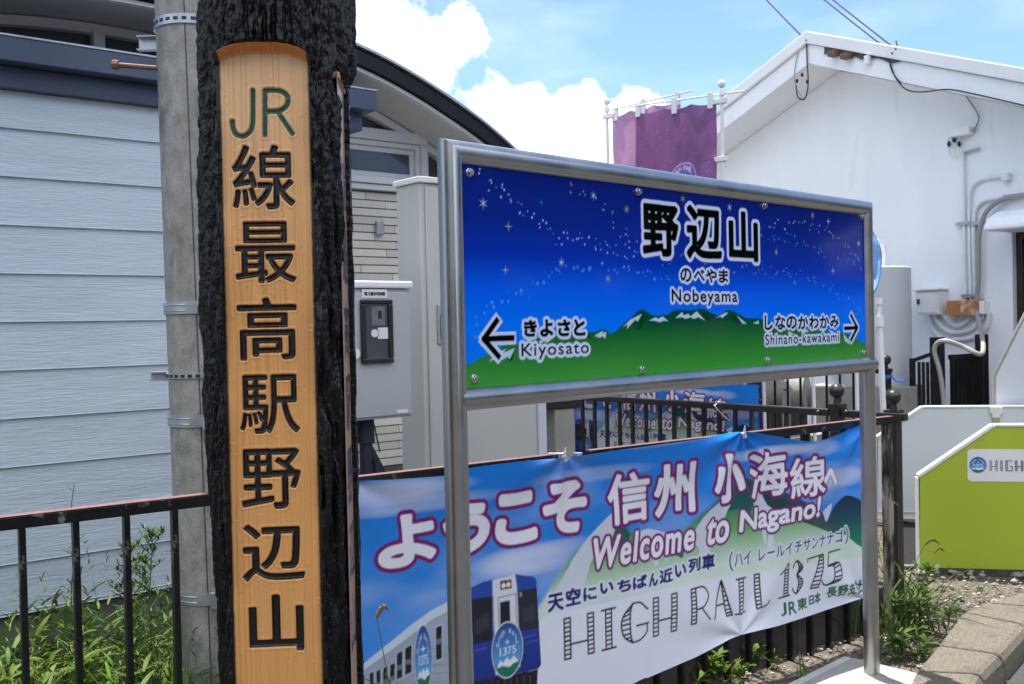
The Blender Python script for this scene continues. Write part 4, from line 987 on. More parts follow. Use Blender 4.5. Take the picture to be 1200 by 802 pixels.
# ------------------------------------------------------------------ station sign
def paint_sign():
    pl = SG; c = Canvas(-2.345, -.02, 1.425, 2.052, .0022); Sx, Zx = c.S, c.Z
    st = [(1.42, (.02, .48, 1.0)), (1.60, (.02, .47, 1.0)), (1.70, (.02, .38, .95)), (1.80, (.035, .21, .70)), (1.90, (.05, .16, .56)), (2.06, (.055, .13, .47))]
    zs = [q[0] for q in st]; cs = np.array([lin(q[1]) for q in st]); c.a = np.stack([np.interp(Zx, zs, cs[:, i]) for i in range(3)], -1).astype(np.float32)
    R = random.Random(11); W = lin((.80, .86, .95)); Yl = lin((.72, .74, .30)); LB = lin((.30, .60, .97))
    def trail(pts, n, col, r0, r1, jit, al=1.):
        p = np.array(pl.poly(pts)); d = np.r_[0, np.cumsum(np.hypot(*np.diff(p, axis=0).T))]
        for i in range(n):
            u = d[-1]*(i+R.random())/n; q = (np.interp(u, d, p[:, 0])+R.gauss(0, jit), np.interp(u, d, p[:, 1])+R.gauss(0, jit)); c.dot(q, (r0+(r1-r0)*R.random())*.62, col, al*(.55+.45*R.random()))
    trail([(552, 200), (577, 224), (600, 240), (615, 256), (650, 275), (690, 284), (720, 292), (748, 294)], 66, W, .0022, .0052, .013)
    trail([(660, 217), (690, 234), (708, 250), (730, 276), (750, 290)], 22, Yl, .003, .005, .014)
    trail([(543, 392), (560, 368), (576, 352), (600, 344), (625, 334), (650, 318), (700, 314), (730, 317), (750, 322), (790, 327)], 52, LB, .004, .0095, .010, .9)
    trail([(888, 268), (910, 262), (940, 264), (960, 268), (985, 285), (1000, 300), (1006, 318)], 40, W, .003, .006, .012, .9)
    trail([(888, 280), (915, 280), (940, 287), (970, 297), (1000, 308)], 36, LB, .003, .008, .012, .85)
    trail([(852, 316), (880, 318), (910, 319), (930, 322), (955, 332), (980, 345), (1000, 358), (1006, 366)], 40, Yl, .003, .0055, .012, .9)
    trail([(765, 312), (790, 310), (800, 303), (850, 300)], 14, Yl, .003, .005, .012)
    for x, y, r, n, col in ((563, 239, .030, 6, W), (692, 230, .026, 6, W), (731, 246, .026, 8, Yl), (592.5, 266, .026, 4, Yl), (589, 317, .024, 4, Yl), (654.5, 308, .026, 8, W), (709, 327, .026, 8, Yl), (631, 238, .018, 4, lin((.2, .55, .5))),
                            (796.8, 233.7, .026, 6, Yl), (851.7, 243.7, .03, 6, W), (949, 253, .03, 6, Yl), (967.6, 260, .026, 4, W), (928, 277, .02, 4, LB), (906.5, 296, .026, 6, Yl), (1003, 286, .03, 6, W), (973, 317.7, .026, 4, W), (928, 331.7, .028, 6, lin((.35, .7, .5)))):
        c.star(pl.sz(x, y), r*.64, col, n, .8)
    g0, g1 = np.array(lin((.0, .30, .20))), np.array(lin((.24, .61, .23)))
    z_lo, z_hi = 1.43, 1.61
    green = lambda s, z: g1*(1-np.clip((z-z_lo)/(z_hi-z_lo), 0, 1)[..., None])+g0*np.clip((z-z_lo)/(z_hi-z_lo), 0, 1)[..., None]
    ridge = [(536, 430), (543, 427.5), (552, 424), (562, 417.5), (575, 413), (588, 405), (606, 403), (622, 398), (650, 392), (680, 389), (692, 389.5), (702, 386), (708, 387.5), (713, 391), (722, 385), (730, 377), (738, 371), (746, 363.5), (753, 364.5), (762, 370), (778, 369), (788, 363.5), (805, 364), (820, 362), (828, 366), (837, 370), (846, 365.5), (852, 363.5), (862, 368), (872, 373), (886, 373.5), (896, 377), (908, 380), (940, 386), (975, 389), (988, 391), (1000, 397), (1012, 404), (1018, 407)]
    r = smooth_poly(pl.poly(ridge), 4); c.poly(list(map(tuple, r))+[(.0, 1.40), (-2.36, 1.40)], green)
    dk = lin((.01, .24, .14)); sn = lin((.78, .83, .92))
    for P in ([(746, 364), (751, 367), (749, 384), (742, 388), (747, 378)], [(596, 412), (600, 409), (597, 422), (593, 424)], [(823, 365), (836, 369), (828, 376), (818, 372)], [(858, 369), (852, 372), (864, 380)], [(686, 391), (690, 396), (683, 397)]): c.poly(pl.poly(P), dk, .9)
    for P in ([(569, 424), (583, 412), (590, 409), (586, 414), (600, 408), (594, 421), (592, 418), (583, 423), (584, 418)], [(628, 400), (645, 394), (650, 392), (638, 402), (634, 400), (630, 404)], [(693, 394), (701, 389), (703, 388), (703, 391), (707, 389), (706, 397), (702, 394), (700, 396)],
              [(726, 384), (735, 375), (749, 368), (744, 377), (741, 375), (731, 386), (732, 380)], [(757, 376), (765, 372), (768, 374), (773, 371), (780, 377), (775, 376), (770, 378), (763, 376)],
              [(788, 373), (796, 366), (798, 370), (803, 368), (806, 371), (813, 365), (823, 376), (815, 372), (810, 374), (806, 372), (800, 374), (796, 372)], [(835, 373), (846, 367), (850, 367), (843, 373), (841, 371)],
              [(860, 370), (872, 380), (866, 379), (868, 381)], [(879, 379), (886, 376), (886, 380)], [(920, 388), (928, 392), (921, 393)], [(938, 384), (945, 389), (940, 390)], [(968, 386), (976, 391), (970, 391)], [(985, 391), (992, 400), (993, 404), (987, 400)]): c.poly(pl.poly(P), sn, .95)
    W2 = lin((.80, .85, .96)); K = lin((.02, .022, .028))
    def put(items, rw, rb):
        c.texts(items, [(rw+rb, W2), (rb, K)])
    def b4(x0, y0, x1, y1, r): s0, s1, z0, z1 = pl.box(x0, y0, x1, y1); return (s0+r, s1-r, z0+r, z1-r)
    put([('野', b4(749.5, 238.5, 791.8, 303, .0068)), ('辺', b4(801, 240.5, 842.5, 306, .007)), ('山', b4(850.4, 246.5, 885.3, 309, .0085))], .0125, .0078)
    put([(ch, b4(x0, y0, x1, y1, .0015)) for ch, x0, y0, x1, y1 in (('の', 794, 314.5, 806.8, 331), ('べ', 809.8, 316, 822.3, 330), ('や', 824, 315.5, 836.5, 332), ('ま', 839, 316, 850, 332))], .0085, .0026)
    put([(ch, b4(x0, y0, x1, y1, .0035)) for ch, x0, y0, x1, y1 in (('き', 610.2, 374.5, 626, 395.5), ('よ', 629.3, 374, 645, 395.4), ('さ', 650, 374, 665.4, 395), ('と', 668.9, 373.5, 682.8, 394.5))], .009, .0034)
    xs = ((590, 632, 176, 254), (645, 698, 176, 252), (704, 757, 180, 248), (764, 817, 178, 250), (822, 871, 178, 248), (877, 926, 176, 246), (932, 976, 178, 242))
    put([(ch, b4(760+a/4.444, 330+y0/4.444, 760+b/4.444, 330+y1/4.444, .002)) for ch, (a, b, y0, y1) in zip('しなのかわかみ', xs)], .0085, .0027)
    def latin(word, p0, p1, zb, zt, desc, rb, rw):
        s0, s1 = pl.sz(*p0)[0], pl.sz(*p1)[0]; put([(word, (s0+rb, s1-rb, zb-desc, zt))], rw, rb)
    A = pl.sz(785, 354.5); B = pl.sz(785, 339.5); latin('Nobeyama', (783.6, 348), (861, 348), A[1], B[1], (B[1]-A[1])*.27, .0018, .0085)
    A = pl.sz(610, 418.8); B = pl.sz(610, 403); latin('Kiyosato', (607.5, 412), (686.7, 409), A[1]+.002, B[1], (B[1]-A[1])*.28, .0013, .009)
    A = pl.sz(895, 405.4); B = pl.sz(895, 392.5); s0, s1 = pl.sz(893, 399)[0], pl.sz(980.5, 398)[0]; put([('Shinano-kawakami', (s0+.004, s1-.004, A[1]+.003, B[1]))], .0085, .0012)
    def arrow(tip, end, up, dn, wd):
        T_, E_, U_, D_ = [pl.sz(*q) for q in (tip, end, up, dn)]
        for k, col in ((wd+.020, W2), (wd, K)):
            for q in (E_, U_, D_): c.line(T_, q, k, col)
        c.dot(T_, wd*.5, K)
    arrow((563.5, 397.6), (598, 396.3), (579.5, 375), (581.5, 418.5), .0175); arrow((1001.5, 384.3), (986.5, 385), (994, 369.5), (994, 399), .016)
    return c
def station_sign():
    pl = SG; fr = pl.fr; r = .0335
    t = thing('station_sign', 'blue and green station name sign in a brushed steel tube frame', 'sign', (*(pl.P-pl.d*1.2)[:2], 0))
    sl, sr, zt = -2.368, .006, 2.082
    MB(fr).tube([(sl, 0, -.05), (sl, 0, zt), (sr, 0, zt), (sr, 0, -.05)], r, 40).build('frame_tube', M['steel'], t, smooth=True, sharp=28)
    MB(fr).tube([(sl+.004, -.004, 1.402), (sr+.038, -.004, 1.402)], r*.96, 36).build('lower_tube', M['steel'], t, smooth=True, sharp=40)
    for s in (sl, sr): MB(fr).lathe((s, 0, .03), [(r+.030, 0), (r+.028, .006), (r+.004, .009), (r+.001, .012)], 36).build('foot_collar', M['wpaint'], t, smooth=True)
    c = paint_sign()
    nx, ny = int((c.s1-c.s0)/.0023), int((c.z1-c.z0)/.0023); s = np.linspace(c.s0, c.s1, nx); z = np.linspace(c.z0, c.z1, ny)
    Sg, Zg = np.meshgrid(s, z); y = -.0122+0*Sg
    P = pl.P*[1, 1, 0]+Sg[..., None]*pl.d-y[..., None]*pl.n; P[..., 2] = Zg
    MB(fr).box(c.s0, c.s1, -.012, .012, c.z0, c.z1).build('back_plate', M['sheet'], t)
    pn = grid_mesh('panel', P, M['sign_print'], t, c.sample(Sg, Zg), smooth=False)
    for px, py in ((546, 203), (743.7, 225.5), (891.6, 242), (1006, 254.5), (552, 443.7), (748.5, 433), (895.5, 422), (1008, 413.5)):
        a, b = pl.sz(px, py)
        MB(fr).tube([(a, -.0125, b), (a, -.016, b)], .0125, 18).tube([(a, -.016, b), (a, -.025, b)], .0098, 6).build('bolt', M['bolt'], t, bevel=.0015)
station_sign()

# ------------------------------------------------------------------ carved wooden post
def wooden_post():
    c0 = atY(324, 400, 2.235); base = np.array([c0[0]+.004, c0[1], 0]); fr = frame(base, 85.); pl0 = Plane(base, 85.)
    R = .166; yb = -.112
    BPl = Plane(base+pl0.n*(-yb), 85.)         # plane of the carved board
    uL, uR = BPl.sz(265, 400)[0], BPl.sz(369.5, 400)[0]; uc, hw = (uL+uR)/2, (uR-uL)/2
    ztop = BPl.sz(305, 57)[1]; zlog = ztop+.30; zcap = BPl.sz(405, 84)[1]
    t = thing('wooden_station_post', 'thick black bark log post with orange carved board reading down in large characters', 'post', base)
    # bark
    nth, nz = 520, 760; th = np.linspace(0, 2*math.pi, nth, endpoint=False); z = np.linspace(-.05, zlog, nz); TH, Z = np.meshgrid(th, z)
    cx, cy = np.cos(TH), np.sin(TH)
    k = 14
    warp = 1.2*(fbm(cx*3+5, cy*3+5, Z*4, 3)-.5)
    f1 = 1-np.abs(2*fbm(cx*8+10+warp, cy*8+10, Z*3.6, 4)-1)
    f2 = fbm(cx*17+20, cy*17+20, Z*13, 4); f3 = fbm(cx*34+20, cy*34+20, Z*60, 3)
    up = np.clip((Z-1.75)/.4, 0, 1)
    d = -.020*np.clip(f1-.62, 0, 1)*2.6+.013*(f2-.5)+.0085*(f3-.5)*(.8+.9*up)+.007*(fbm(cx*1.5+3, cy*1.5+3, Z*1.2, 2)-.5)
    r = R+d+.006*(.9-Z)*.5
    x, y = r*cx, r*cy
    wl = np.clip(-cx, 0, 1); wr = np.clip(cx, 0, 1)
    x = x+wr*(.014+.010*np.clip((Z-zcap)/.03, 0, 1))+wl*(.010*np.clip((Z-1.9)/.3, 0, 1)+.024*np.clip((1.5-Z)/.65, 0, 1))
    # recess for the board, arched at its top
    arch = lambda u: ztop-.020*np.abs((u-uc)/hw)**3
    wob = .0035*(fbm(Z*16, 0*Z+2.2, 0, 3)-.5)*2
    ins = (np.abs(x-uc) < hw+.003+wob) & (y < 0) & (Z < arch(x)+.003+wob)
    y = np.where(ins, np.maximum(y, yb+.008), y)
    # flat on the right side under an overhanging cap
    xs = .150
    side = (y > -.078+wob) & (y < .088+wob) & (x > 0) & (Z < zcap+.012*(fbm(y*30, Z*0, 1.)-.5))
    x = np.where(side, np.minimum(x, xs-.004), x)
    rim = (y >= .088+wob) & (y < .128) & (x > 0); x = np.where(rim, np.maximum(x, .160+.012*(f2-.5)), x)
    y0 = base
    P = np.stack([x, y, Z], -1); Pw = P.reshape(-1, 3) @ fr[:3, :3].T + fr[:3, 3]
    b = grid_mesh('bark_log', Pw.reshape(nz, nth, 3), M['bark'], t, wrap=True)
    MB(fr).add([(x[-1, i], y[-1, i], zlog-.0005) for i in range(0, nth, 4)], [tuple(range(0, nth//4))]).build('log_top', M['bark'], t)
    # carved face
    c = Canvas(uc-hw-.008, uc+hw+.008, .42, ztop+.02, .00125); S_, Z_ = c.S, c.Z
    glyphs = [('線', 272, 170, 345.5, 246, .0012, 1), ('最', 275.4, 259.5, 347, 332.5, .0012, 1), ('高', 278, 348.5, 348, 423, .0016, 1),
              ('駅', 280.6, 438.5, 351, 509.5, .0012, 1), ('野', 283, 525, 352.5, 598, .0014, 1), ('辺', 284, 613, 357, 682.5, .0022, 1), ('山', 291.6, 696, 356, 765, .0028, 1)]
    ink = np.zeros((c.H, c.W), np.float32); grn = np.zeros_like(ink)
    for ch, x0, y0_, x1, y1, r_, k in glyphs:
        s0, s1, z0, z1 = BPl.box(x0, y0_, x1, y1)
        cov, X0, Y0 = c.text(ch, s0+r_, s1-r_, z0+r_, z1-r_, [(r_, None)])
        h, w_ = cov.shape; A0, B0, A1, B1 = max(0, X0), max(0, Y0), min(c.W, X0+w_), min(c.H, Y0+h)
        tgt = ink if k else grn; tgt[B0:B1, A0:A1] = np.maximum(tgt[B0:B1, A0:A1], cov[B0-Y0:B1-Y0, A0-X0:A1-X0])
    tmp = Canvas(c.s0, c.s1, c.z0, c.z1, c.res); one = (1., 1., 1.)
    for pts in ([(296.3, 106), (296.3, 125), (296.2, 142), (294, 153), (288, 159), (282, 160), (276, 157), (273, 150), (272.3, 142)], [(310.6, 106), (310.6, 159.5)],
                [(310.6, 106.3), (322, 106.3), (330, 107.5), (336, 112), (337.5, 118), (335.5, 124.5), (329, 129.5), (321, 130.8), (310.6, 130.8)], [(325.5, 131.5), (343, 157.5)]):
        p = smooth_poly(BPl.poly(pts), 4) if len(pts) > 2 else BPl.poly(pts)
        for i in range(len(p)-1): tmp.line(p[i], p[i+1], .0088, one); tmp.dot(p[i], .0044, one)
    grn = np.clip(tmp.a[..., 0], 0, 1)
    allc = np.maximum(ink, grn)
    # year rings running up the board, bent round two knots
    U = (S_-uc)/hw; q = U*.75+.55*(fbm(S_*24+3, Z_*.16, 2.5, 2)-.5)+.10*(fbm(S_*3, Z_*.9, 4., 3)-.5)*2
    for kz, ku, a in ((.98, .35, .5), (1.52, -.5, .3), (.66, .1, .4)):
        dd = np.hypot((Z_-kz)/.20, (U-ku)/.35); q = q+a*np.exp(-dd*dd)*np.sign(U-ku+1e-6)*.35
    ring = .5+.5*np.cos(q*62+24*fbm(S_*7, Z_*.40, 7., 3)); ring = ring**1.5
    mask = np.clip(fbm(S_*7, Z_*1.0, 9., 3)*3.0-.85, .18, 1)
    rel = .00055*ring*mask+.0009*(fbm(S_*60, Z_*7, 3., 3)-.5)+.004*(fbm(S_*6, Z_*2, 3.5, 2)-.5)
    blobs = np.clip(fbm(S_*130, Z_*110, 8., 2)-.78, 0, 1)*.007
    wide = blur(blur((allc > .4).astype(np.float32), 3), 3)
    rim = np.clip(blur(dilate(allc > .5, 5).astype(np.float32), 1)-dilate(allc > .5, 1).astype(np.float32), 0, 1)*.0007
    groove = .0065*blur(allc, 2)*np.clip(wide*1.6, 0, 1)
    tt = np.clip((Z_-(arch(S_)-.012))/.015, 0, 1); fwd = .034*tt
    yy = yb-rel-blobs-rim+groove-fwd
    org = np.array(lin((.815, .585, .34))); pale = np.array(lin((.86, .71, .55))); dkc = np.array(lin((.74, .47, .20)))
    sheen = np.clip((Z_-1.75)/.45+.6*(fbm(S_*8, Z_*3, 2.)-.5), 0, 1)[..., None]*.7  # paler upper board: glossy sheen painted into the colour
    col = org*(1-sheen)+pale*sheen
    g = (1-ring*mask)[..., None]; thin = np.clip((.22-ring)/.22, 0, 1)*mask; col = col*(1-.20*thin[..., None])
    col = col*(1+.10*(fbm(S_*14, Z_*2.0, 6.)-.5)[..., None])
    edge = np.clip(((np.abs(S_-uc)-hw+.004)/.004)+.5*(fbm(Z_*60, S_*4)-.3), 0, 1)[..., None]
    inkc, grc = np.array(lin((.03, .03, .045))), np.array(lin((.06, .33, .27)))
    E2 = np.clip((blur(ink, 1)-.22)/.2, 0, 1)[..., None]; G2 = blur(grn, 1)[..., None]
    col = col*(1-E2)+inkc*E2; col = col*(1-np.clip(G2*1.2, 0, 1))+grc*np.clip(G2*1.2, 0, 1)
    tt3 = np.clip(tt*3, 0, 1)[..., None]*.85; col = col*(1-tt3)+np.array(lin((.80, .47, .15)))*tt3  # niche ceiling: underside shade put into the colour as deeper orange
    col = col*(1-edge)+np.array(lin((.05, .045, .04)))*edge
    keep = Z_[:, 0] < ztop+.004
    L = np.stack([S_, yy, np.minimum(Z_, arch(S_)+.004)], -1)[keep]; sh = L.shape
    Pw = L.reshape(-1, 3) @ fr[:3, :3].T + fr[:3, 3]
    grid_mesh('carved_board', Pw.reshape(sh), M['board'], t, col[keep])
    # right-hand board, seen edge-on, with black characters
    cc = Canvas(-.085, .092, .42, zcap+.01, .002); cc.a[:] = lin((.70, .55, .44)); cc.a *= (1+.25*(fbm(cc.S*40, cc.Z*2)-.5))[..., None]
    zc = zcap-.16
    for ch in '線最高駅野辺山':
        cc.text(ch, -.045, .075, zc-.12, zc, [(.004, lin((.05, .05, .06)))]); zc -= .165
    sp = np.stack([np.full(cc.S.shape, xs)+.0008*(fbm(cc.S*50, cc.Z*3)-.5), cc.S, cc.Z], -1); sh = sp.shape; Pw = sp.reshape(-1, 3) @ fr[:3, :3].T + fr[:3, 3]
    grid_mesh('side_board', Pw.reshape(sh), M['board'], t, cc.a)
    # sawn wood under the cap
    MB(fr).box(xs-.02, xs+.006, -.07, .085, zcap-.004, zcap+.012).build('cap_underside', mat('sawn_wood', (.45, .30, .2), .8, var=.2, vscale=30), t, bevel=.004)
wooden_post()

# ------------------------------------------------------------------ second fence, second banner, flags
def bar_fence(pl, s0, s1, zt, pitch, w, name, label, rail=.022, zb=-.05, railm='brown_iron', posts=()):
    t = thing(name, label, 'fence', (*(pl.P+pl.d*(s0+s1)/2)[:2], 0)); fr = pl.fr
    MB(fr).box(s0, s1, -rail, rail, zt-.040, zt).build('rail', M[railm], t, bevel=.006)
    MB(fr).box(s0, s1, -rail*.7, rail*.7, .10, .135).build('lower_rail', M[railm], t)
    first = None; n = int((s1-s0)/pitch)
    for i in range(n):
        s = s0+pitch*(i+.5)
        if first is None:
            first = MB(fr).box(s-w, s+w, -w, w, zb, zt-.041).build('bar', M[railm], t); f0 = s
        else:
            o = first.copy(); COL.objects.link(o); o.location = Vector(pl.d*(s-f0))
    return t
def second_fence():
    q = FB.sz(981, 470)[0]; sl = FB.sz(600, 470)[0]
    t = bar_fence(FB, sl, q-.045, 1.10, .125, .0105, 'bar_fence', 'dark brown bar fence running back from the corner post in front of the small banner')
    P = FB.P+FB.d*q; ball_post(P, 1.135, .042, '', '', t)
    s2 = FB.sz(1012, 480)[0]
    MB(FB.fr).box(q+.035, s2+.25, -.022, .022, 1.06, 1.10).build('rail', M['brown_iron'], t, bevel=.006)
    for x in (962, 995):
        a = FB.sz(x, 483); MB(FB.fr).ball((a[0], -.026, a[1]), .014, 10).build('bolt_cap', M['brown_iron'], t, smooth=True)
second_fence()
def small_banner():
    pl = Plane(FB.P-FB.n*.07, 141.3); A = pl.sz(720, 497); B = pl.sz(851, 489); k = (B[0]-A[0])/1.43
    s = np.linspace(-2.86, -.02, 560); z = np.linspace(.14, 1.09, 220); Sg, Zg = np.meshgrid(s, z)
    S2 = A[0]+(Sg+1.815)*k; zm = (A[1]+B[1])/2; Z2 = zm-.022+(Zg-.68)*k*1.0
    # the upper right corner has come loose and hangs forward
    y = .012*np.sin(Sg*6)+.02*(fbm(Sg*2, Zg*2, 6.)-.5); 
    P = pl.P*[1, 1, 0]+S2[..., None]*pl.d-y[..., None]*pl.n; P[..., 2] = Z2
    col = BAN.sample(Sg, Zg)
    t = thing('small_welcome_banner', 'smaller copy of the greeting banner hanging behind the dark brown bar fence', 'banner', P[0, 280])
    grid_mesh('printed_sheet', P, M['cloth'], t, col)
    q = pl.sz(849, 474); MB(pl.fr).tube([(q[0], -.05, q[1]+.02), (q[0]+.02, -.12, q[1]), (q[0]+.03, -.06, q[1]-.06), (q[0]+.05, -.01, q[1]-.10)], .004, 6).build('cord', M['rope'], t, smooth=True)
small_banner()
def nobori(px, Y, a, ztop, zlen, width, side, cols, name_label, group, seed, emb=None, pole_top=None, r=.012):
    P = atY(px, 122, Y); P[2] = 0; pl = Plane(P, a); fr = pl.fr; sg = side
    t = thing('flag_banner', name_label, 'flag', P, group)
    zt = ztop
    MB(fr).tube([(0, 0, -.05), (0, 0, zt)], r, 12).build('pole', M['white_pole'], t, smooth=True)
    MB(fr).ball((0, 0, zt+.03), .026, 14).lathe((0, 0, zt-.05), [(.014, 0), (.019, .005), (.019, .04), (.013, .05)], 14).build('finial', M['white_pole'], t, smooth=True)
    tilt = .03
    MB(fr).tube([(-.16*sg, .0, zt-.035-tilt*.2), (sg*(width+.10), 0, zt-.03+tilt*.8)], .006, 8).build('crossbar', M['white_pole'], t, smooth=True)
    nx, ny = 110, 320; u = np.linspace(.035, width, nx); v = np.linspace(0, zlen, ny); Ug, Vg = np.meshgrid(u, v)
    rs = np.random.RandomState(seed)
    sag = .02*np.abs(np.sin(Ug/width*3*math.pi))
    y = .03*np.sin(Ug*9+seed+Vg*1.1)*np.clip(.35+Vg, .3, 1)+.03*(fbm(Ug*5+seed, Vg*2, 1.)-.5)+.004*np.sin(Ug*31+Vg*4)
    zz = zt-.075+tilt*(Ug/width)*.8-sag-Vg*(zlen-0)/zlen
    c1, c2, c3 = [np.array(lin(q)) for q in cols]
    k = np.clip(fbm(Ug*5+seed, Vg*4, 2.)*2-.5, 0, 1)[..., None]; dn = np.clip((Vg-.45)/.7, 0, 1)[..., None]
    col = (c1*(1-k)+c2*k)*(1-dn)+c3*dn
    neb = np.clip(fbm(Ug*7+3*Vg, Vg*5-2*Ug, 5.)*3-1.75, 0, 1)[..., None]; col = col*(1-neb*.5)+np.array(lin((.55, .45, .75)))*neb*.5
    st = (rs.rand(ny, nx) > .994)[..., None]*rs.rand(ny, nx, 1); col = np.clip(col+st*.5, 0, 1)
    if emb:
        cu, cv, rr = emb; cv_ = Canvas(0, width, 0, zlen, .0025); cv_.a[:] = 0; al = Canvas(0, width, 0, zlen, .0025)
        # emblem drawn on the far face, so it shows mirrored from here
        m = Canvas(0, width, 0, zlen, .0025); X, Yy = m.S, m.Z; d = np.hypot(X-cu, Yy-cv)
        ring = ((d < rr) & (d > rr*.93)).astype(np.float32); inn = (d < rr*.93).astype(np.float32)*.35
        base = np.zeros((m.H, m.W, 3), np.float32); m.a = np.zeros_like(base)
        for i, ch in enumerate('HIGH RAIL'):
            if ch == ' ': continue
            an = math.radians(150-120*i/8); x_, z_ = cu-rr*.7*math.cos(an), cv-rr*.7*math.sin(an); hh = rr*.12
            vv, tt = glyph(ch); p = m.px(np.stack([x_+hh*.8*(1-2*vv[:, 0]), z_+hh*(1-2*vv[:, 1])], 1)); x0, y0, w_, h_ = m.window(p.min(0), p.max(0), 3)
            m.comp(m.down(dilate(raster_tris((p-[x0, y0])*SS, tt, w_*SS, h_*SS), 2).astype(np.float32)), x0, y0, (1, 1, 1))
        m.star((cu, cv-rr*.22), rr*.14, (1, 1, 1), 4)
        a3 = np.maximum(m.a, ring[..., None]); m.a = np.repeat(a3.max(-1, keepdims=True), 3, -1); kk = m.sample(Ug, Vg); m.a = np.repeat(inn[..., None], 3, -1); k2 = m.sample(Ug, Vg)
        col = col*(1-k2)+np.array(lin((.42, .36, .75)))*k2; col = col*(1-kk*.75)+np.array(lin((.85, .80, .92)))*kk*.75
    Pw = P+(sg*Ug)[..., None]*pl.d-y[..., None]*pl.n; Pw[..., 2] = zz
    cl = grid_mesh('cloth', Pw, M['flag'], t, col)
    for f in (.07, .5, .97):
        i = int(f*(nx-1)); q = Pw[0, i]; zz_ = zt-.03+tilt*.8*f
        b = MB(frame((q[0], q[1], 0), a)); b.box(-.018, .018, -.012, .012, q[2]-.03, zz_+.014).build('strap', M['white_pole'], t, bevel=.003)
    for zq in (zt-.08, zt-.45, zt-.85):
        MB(fr).box(-.03 if sg > 0 else -.06, .06 if sg > 0 else .03, -.018, .018, zq-.016, zq+.016).build('clip', M['white_pole'], t, bevel=.003)
    return t
zB = atY(846, 104, 6.45)[2]; zA_ = atY(711, 124, 7.3)[2]
nobori(846, 6.45, 129, zB, 1.75, .655, -1, ((.57, .39, .56), (.50, .34, .52), (.14, .15, .36)), 'purple starry cloth flag with round emblem on the right white pole', 'cloth flags on white poles', 3, (.29, .47, .108))
nobori(711, 7.3, 129, zA_, 1.75, .60, 1, ((.82, .62, .75), (.76, .56, .70), (.45, .45, .68)), 'pinkish cloth flag on the left white pole, half behind the purple flag', 'cloth flags on white poles', 8)
def navy_flag():
    P = atY(853, 470, 6.5); pl = Plane(np.array([P[0], P[1], 0]), 129); nx, ny = 60, 200
    u = np.linspace(.02, .22, nx); z = np.linspace(.45, 1.9, ny); U_, Z_ = np.meshgrid(u, z); y = .02*np.sin(U_*20+Z_*3)+.02
    Pw = pl.P+U_[..., None]*pl.d-y[..., None]*pl.n; Pw[..., 2] = Z_; rs = np.random.RandomState(4)
    col = np.array(lin((.10, .13, .36)))*(1+.5*(fbm(U_*14, Z_*5)-.5))[..., None]; col = np.clip(col+(rs.rand(ny, nx, 1) > .985)*.3, 0, 1)
    t = thing('navy_flag', 'narrow navy starry cloth beside the white flag pole behind the bar fence', 'flag', pl.P)
    grid_mesh('cloth', Pw, M['flag'], t, col)
    MB(pl.fr).tube([(.12, .0, -.05), (.12, .0, 1.92)], .010, 10).build('pole', M['white_pole'], t, smooth=True)
navy_flag()
def white_poles():
    for px, yt, Y, lab in ((890, 300, 6.9, 'thin white flag pole behind the bar fence, left of the concrete block'), (948.5, 300, 6.7, 'thin white flag pole standing in front of the concrete block')):
        a = atY(px, yt, Y); t = thing('white_pole', lab, 'pole', (a[0]+.0, a[1], 0), 'thin white poles behind the fence')
        MB().tube([(a[0]+.03, a[1], -.05), (a[0], a[1], a[2])], .011, 10).build('shaft', M['white_pole'], t, smooth=True)
        MB().ball((a[0], a[1], a[2]), .02, 10).build('finial', M['white_pole'], t, smooth=True)
    a = atY(1030, 353, 5.75); b = atY(1036, 500, 5.75); u = (b-a)/(b[2]-a[2]); bot = a+u*(0-a[2]-.05)
    t = thing('telescopic_pole', 'white two-stage telescopic pole right behind the steel sign post', 'pole', (bot[0], bot[1], 0))
    j = a+u*(1.585-a[2]) if a[2] > 1.6 else a+u*(-.12)
    MB().tube([bot, j], .0165, 12).build('lower_tube', M['white_pole'], t, smooth=True)
    MB().tube([j, a], .011, 12).build('upper_tube', M['white_pole'], t, smooth=True)
    MB().tube([j-[0, 0, .03], j+[0, 0, .03]], .024, 12).tube([a-[0, 0, .02], a+[0, 0, .02]], .019, 12).build('collar', M['white_pole'], t, smooth=True)
    # pale blue cloth swelling out behind the sign
    c = atY(1008, 306, 6.0); pl = Plane(np.array([c[0], c[1], 0]), 100); z0, z1 = atY(1025, 352, 6)[2], atY(1025, 262, 6)[2]
    t = thing('pale_blue_cloth', 'pale blue cloth edge billowing out behind the right sign post', 'cloth', (c[0], c[1], 0))
    v = np.linspace(0, 1, 60)[:, None]; u = np.linspace(0, 1, 40)[None, :]
    wd = .075+.075*np.sin(np.pi*np.clip(v, 0, 1))**.8; U_ = u*wd-.03; Zg = z0+(z1-z0)*v+0*u; yg = .10*np.sin(np.pi*u)*np.sin(np.pi*v)+.015*np.sin(v*14+u*5)
    Pw = pl.P+U_[..., None]*pl.d+yg[..., None]*pl.n; Pw[..., 2] = Zg; col = np.ones((60, 40, 3))*np.array(lin((.56, .74, .93)))
    grid_mesh('cloth', Pw, M['flag'], t, col)
    e = Pw[:, -1]; MB().tube(list(e[::3])+[e[-1]], .005, 6).build('hem', mat('blue_hem', lin((.35, .55, .80)), .7), t, smooth=True)
    MB(pl.fr).tube([(-.03, .0, -.05), (-.03, .0, z1+.03)], .011, 10).build('pole', M['white_pole'], t, smooth=True)
white_poles()

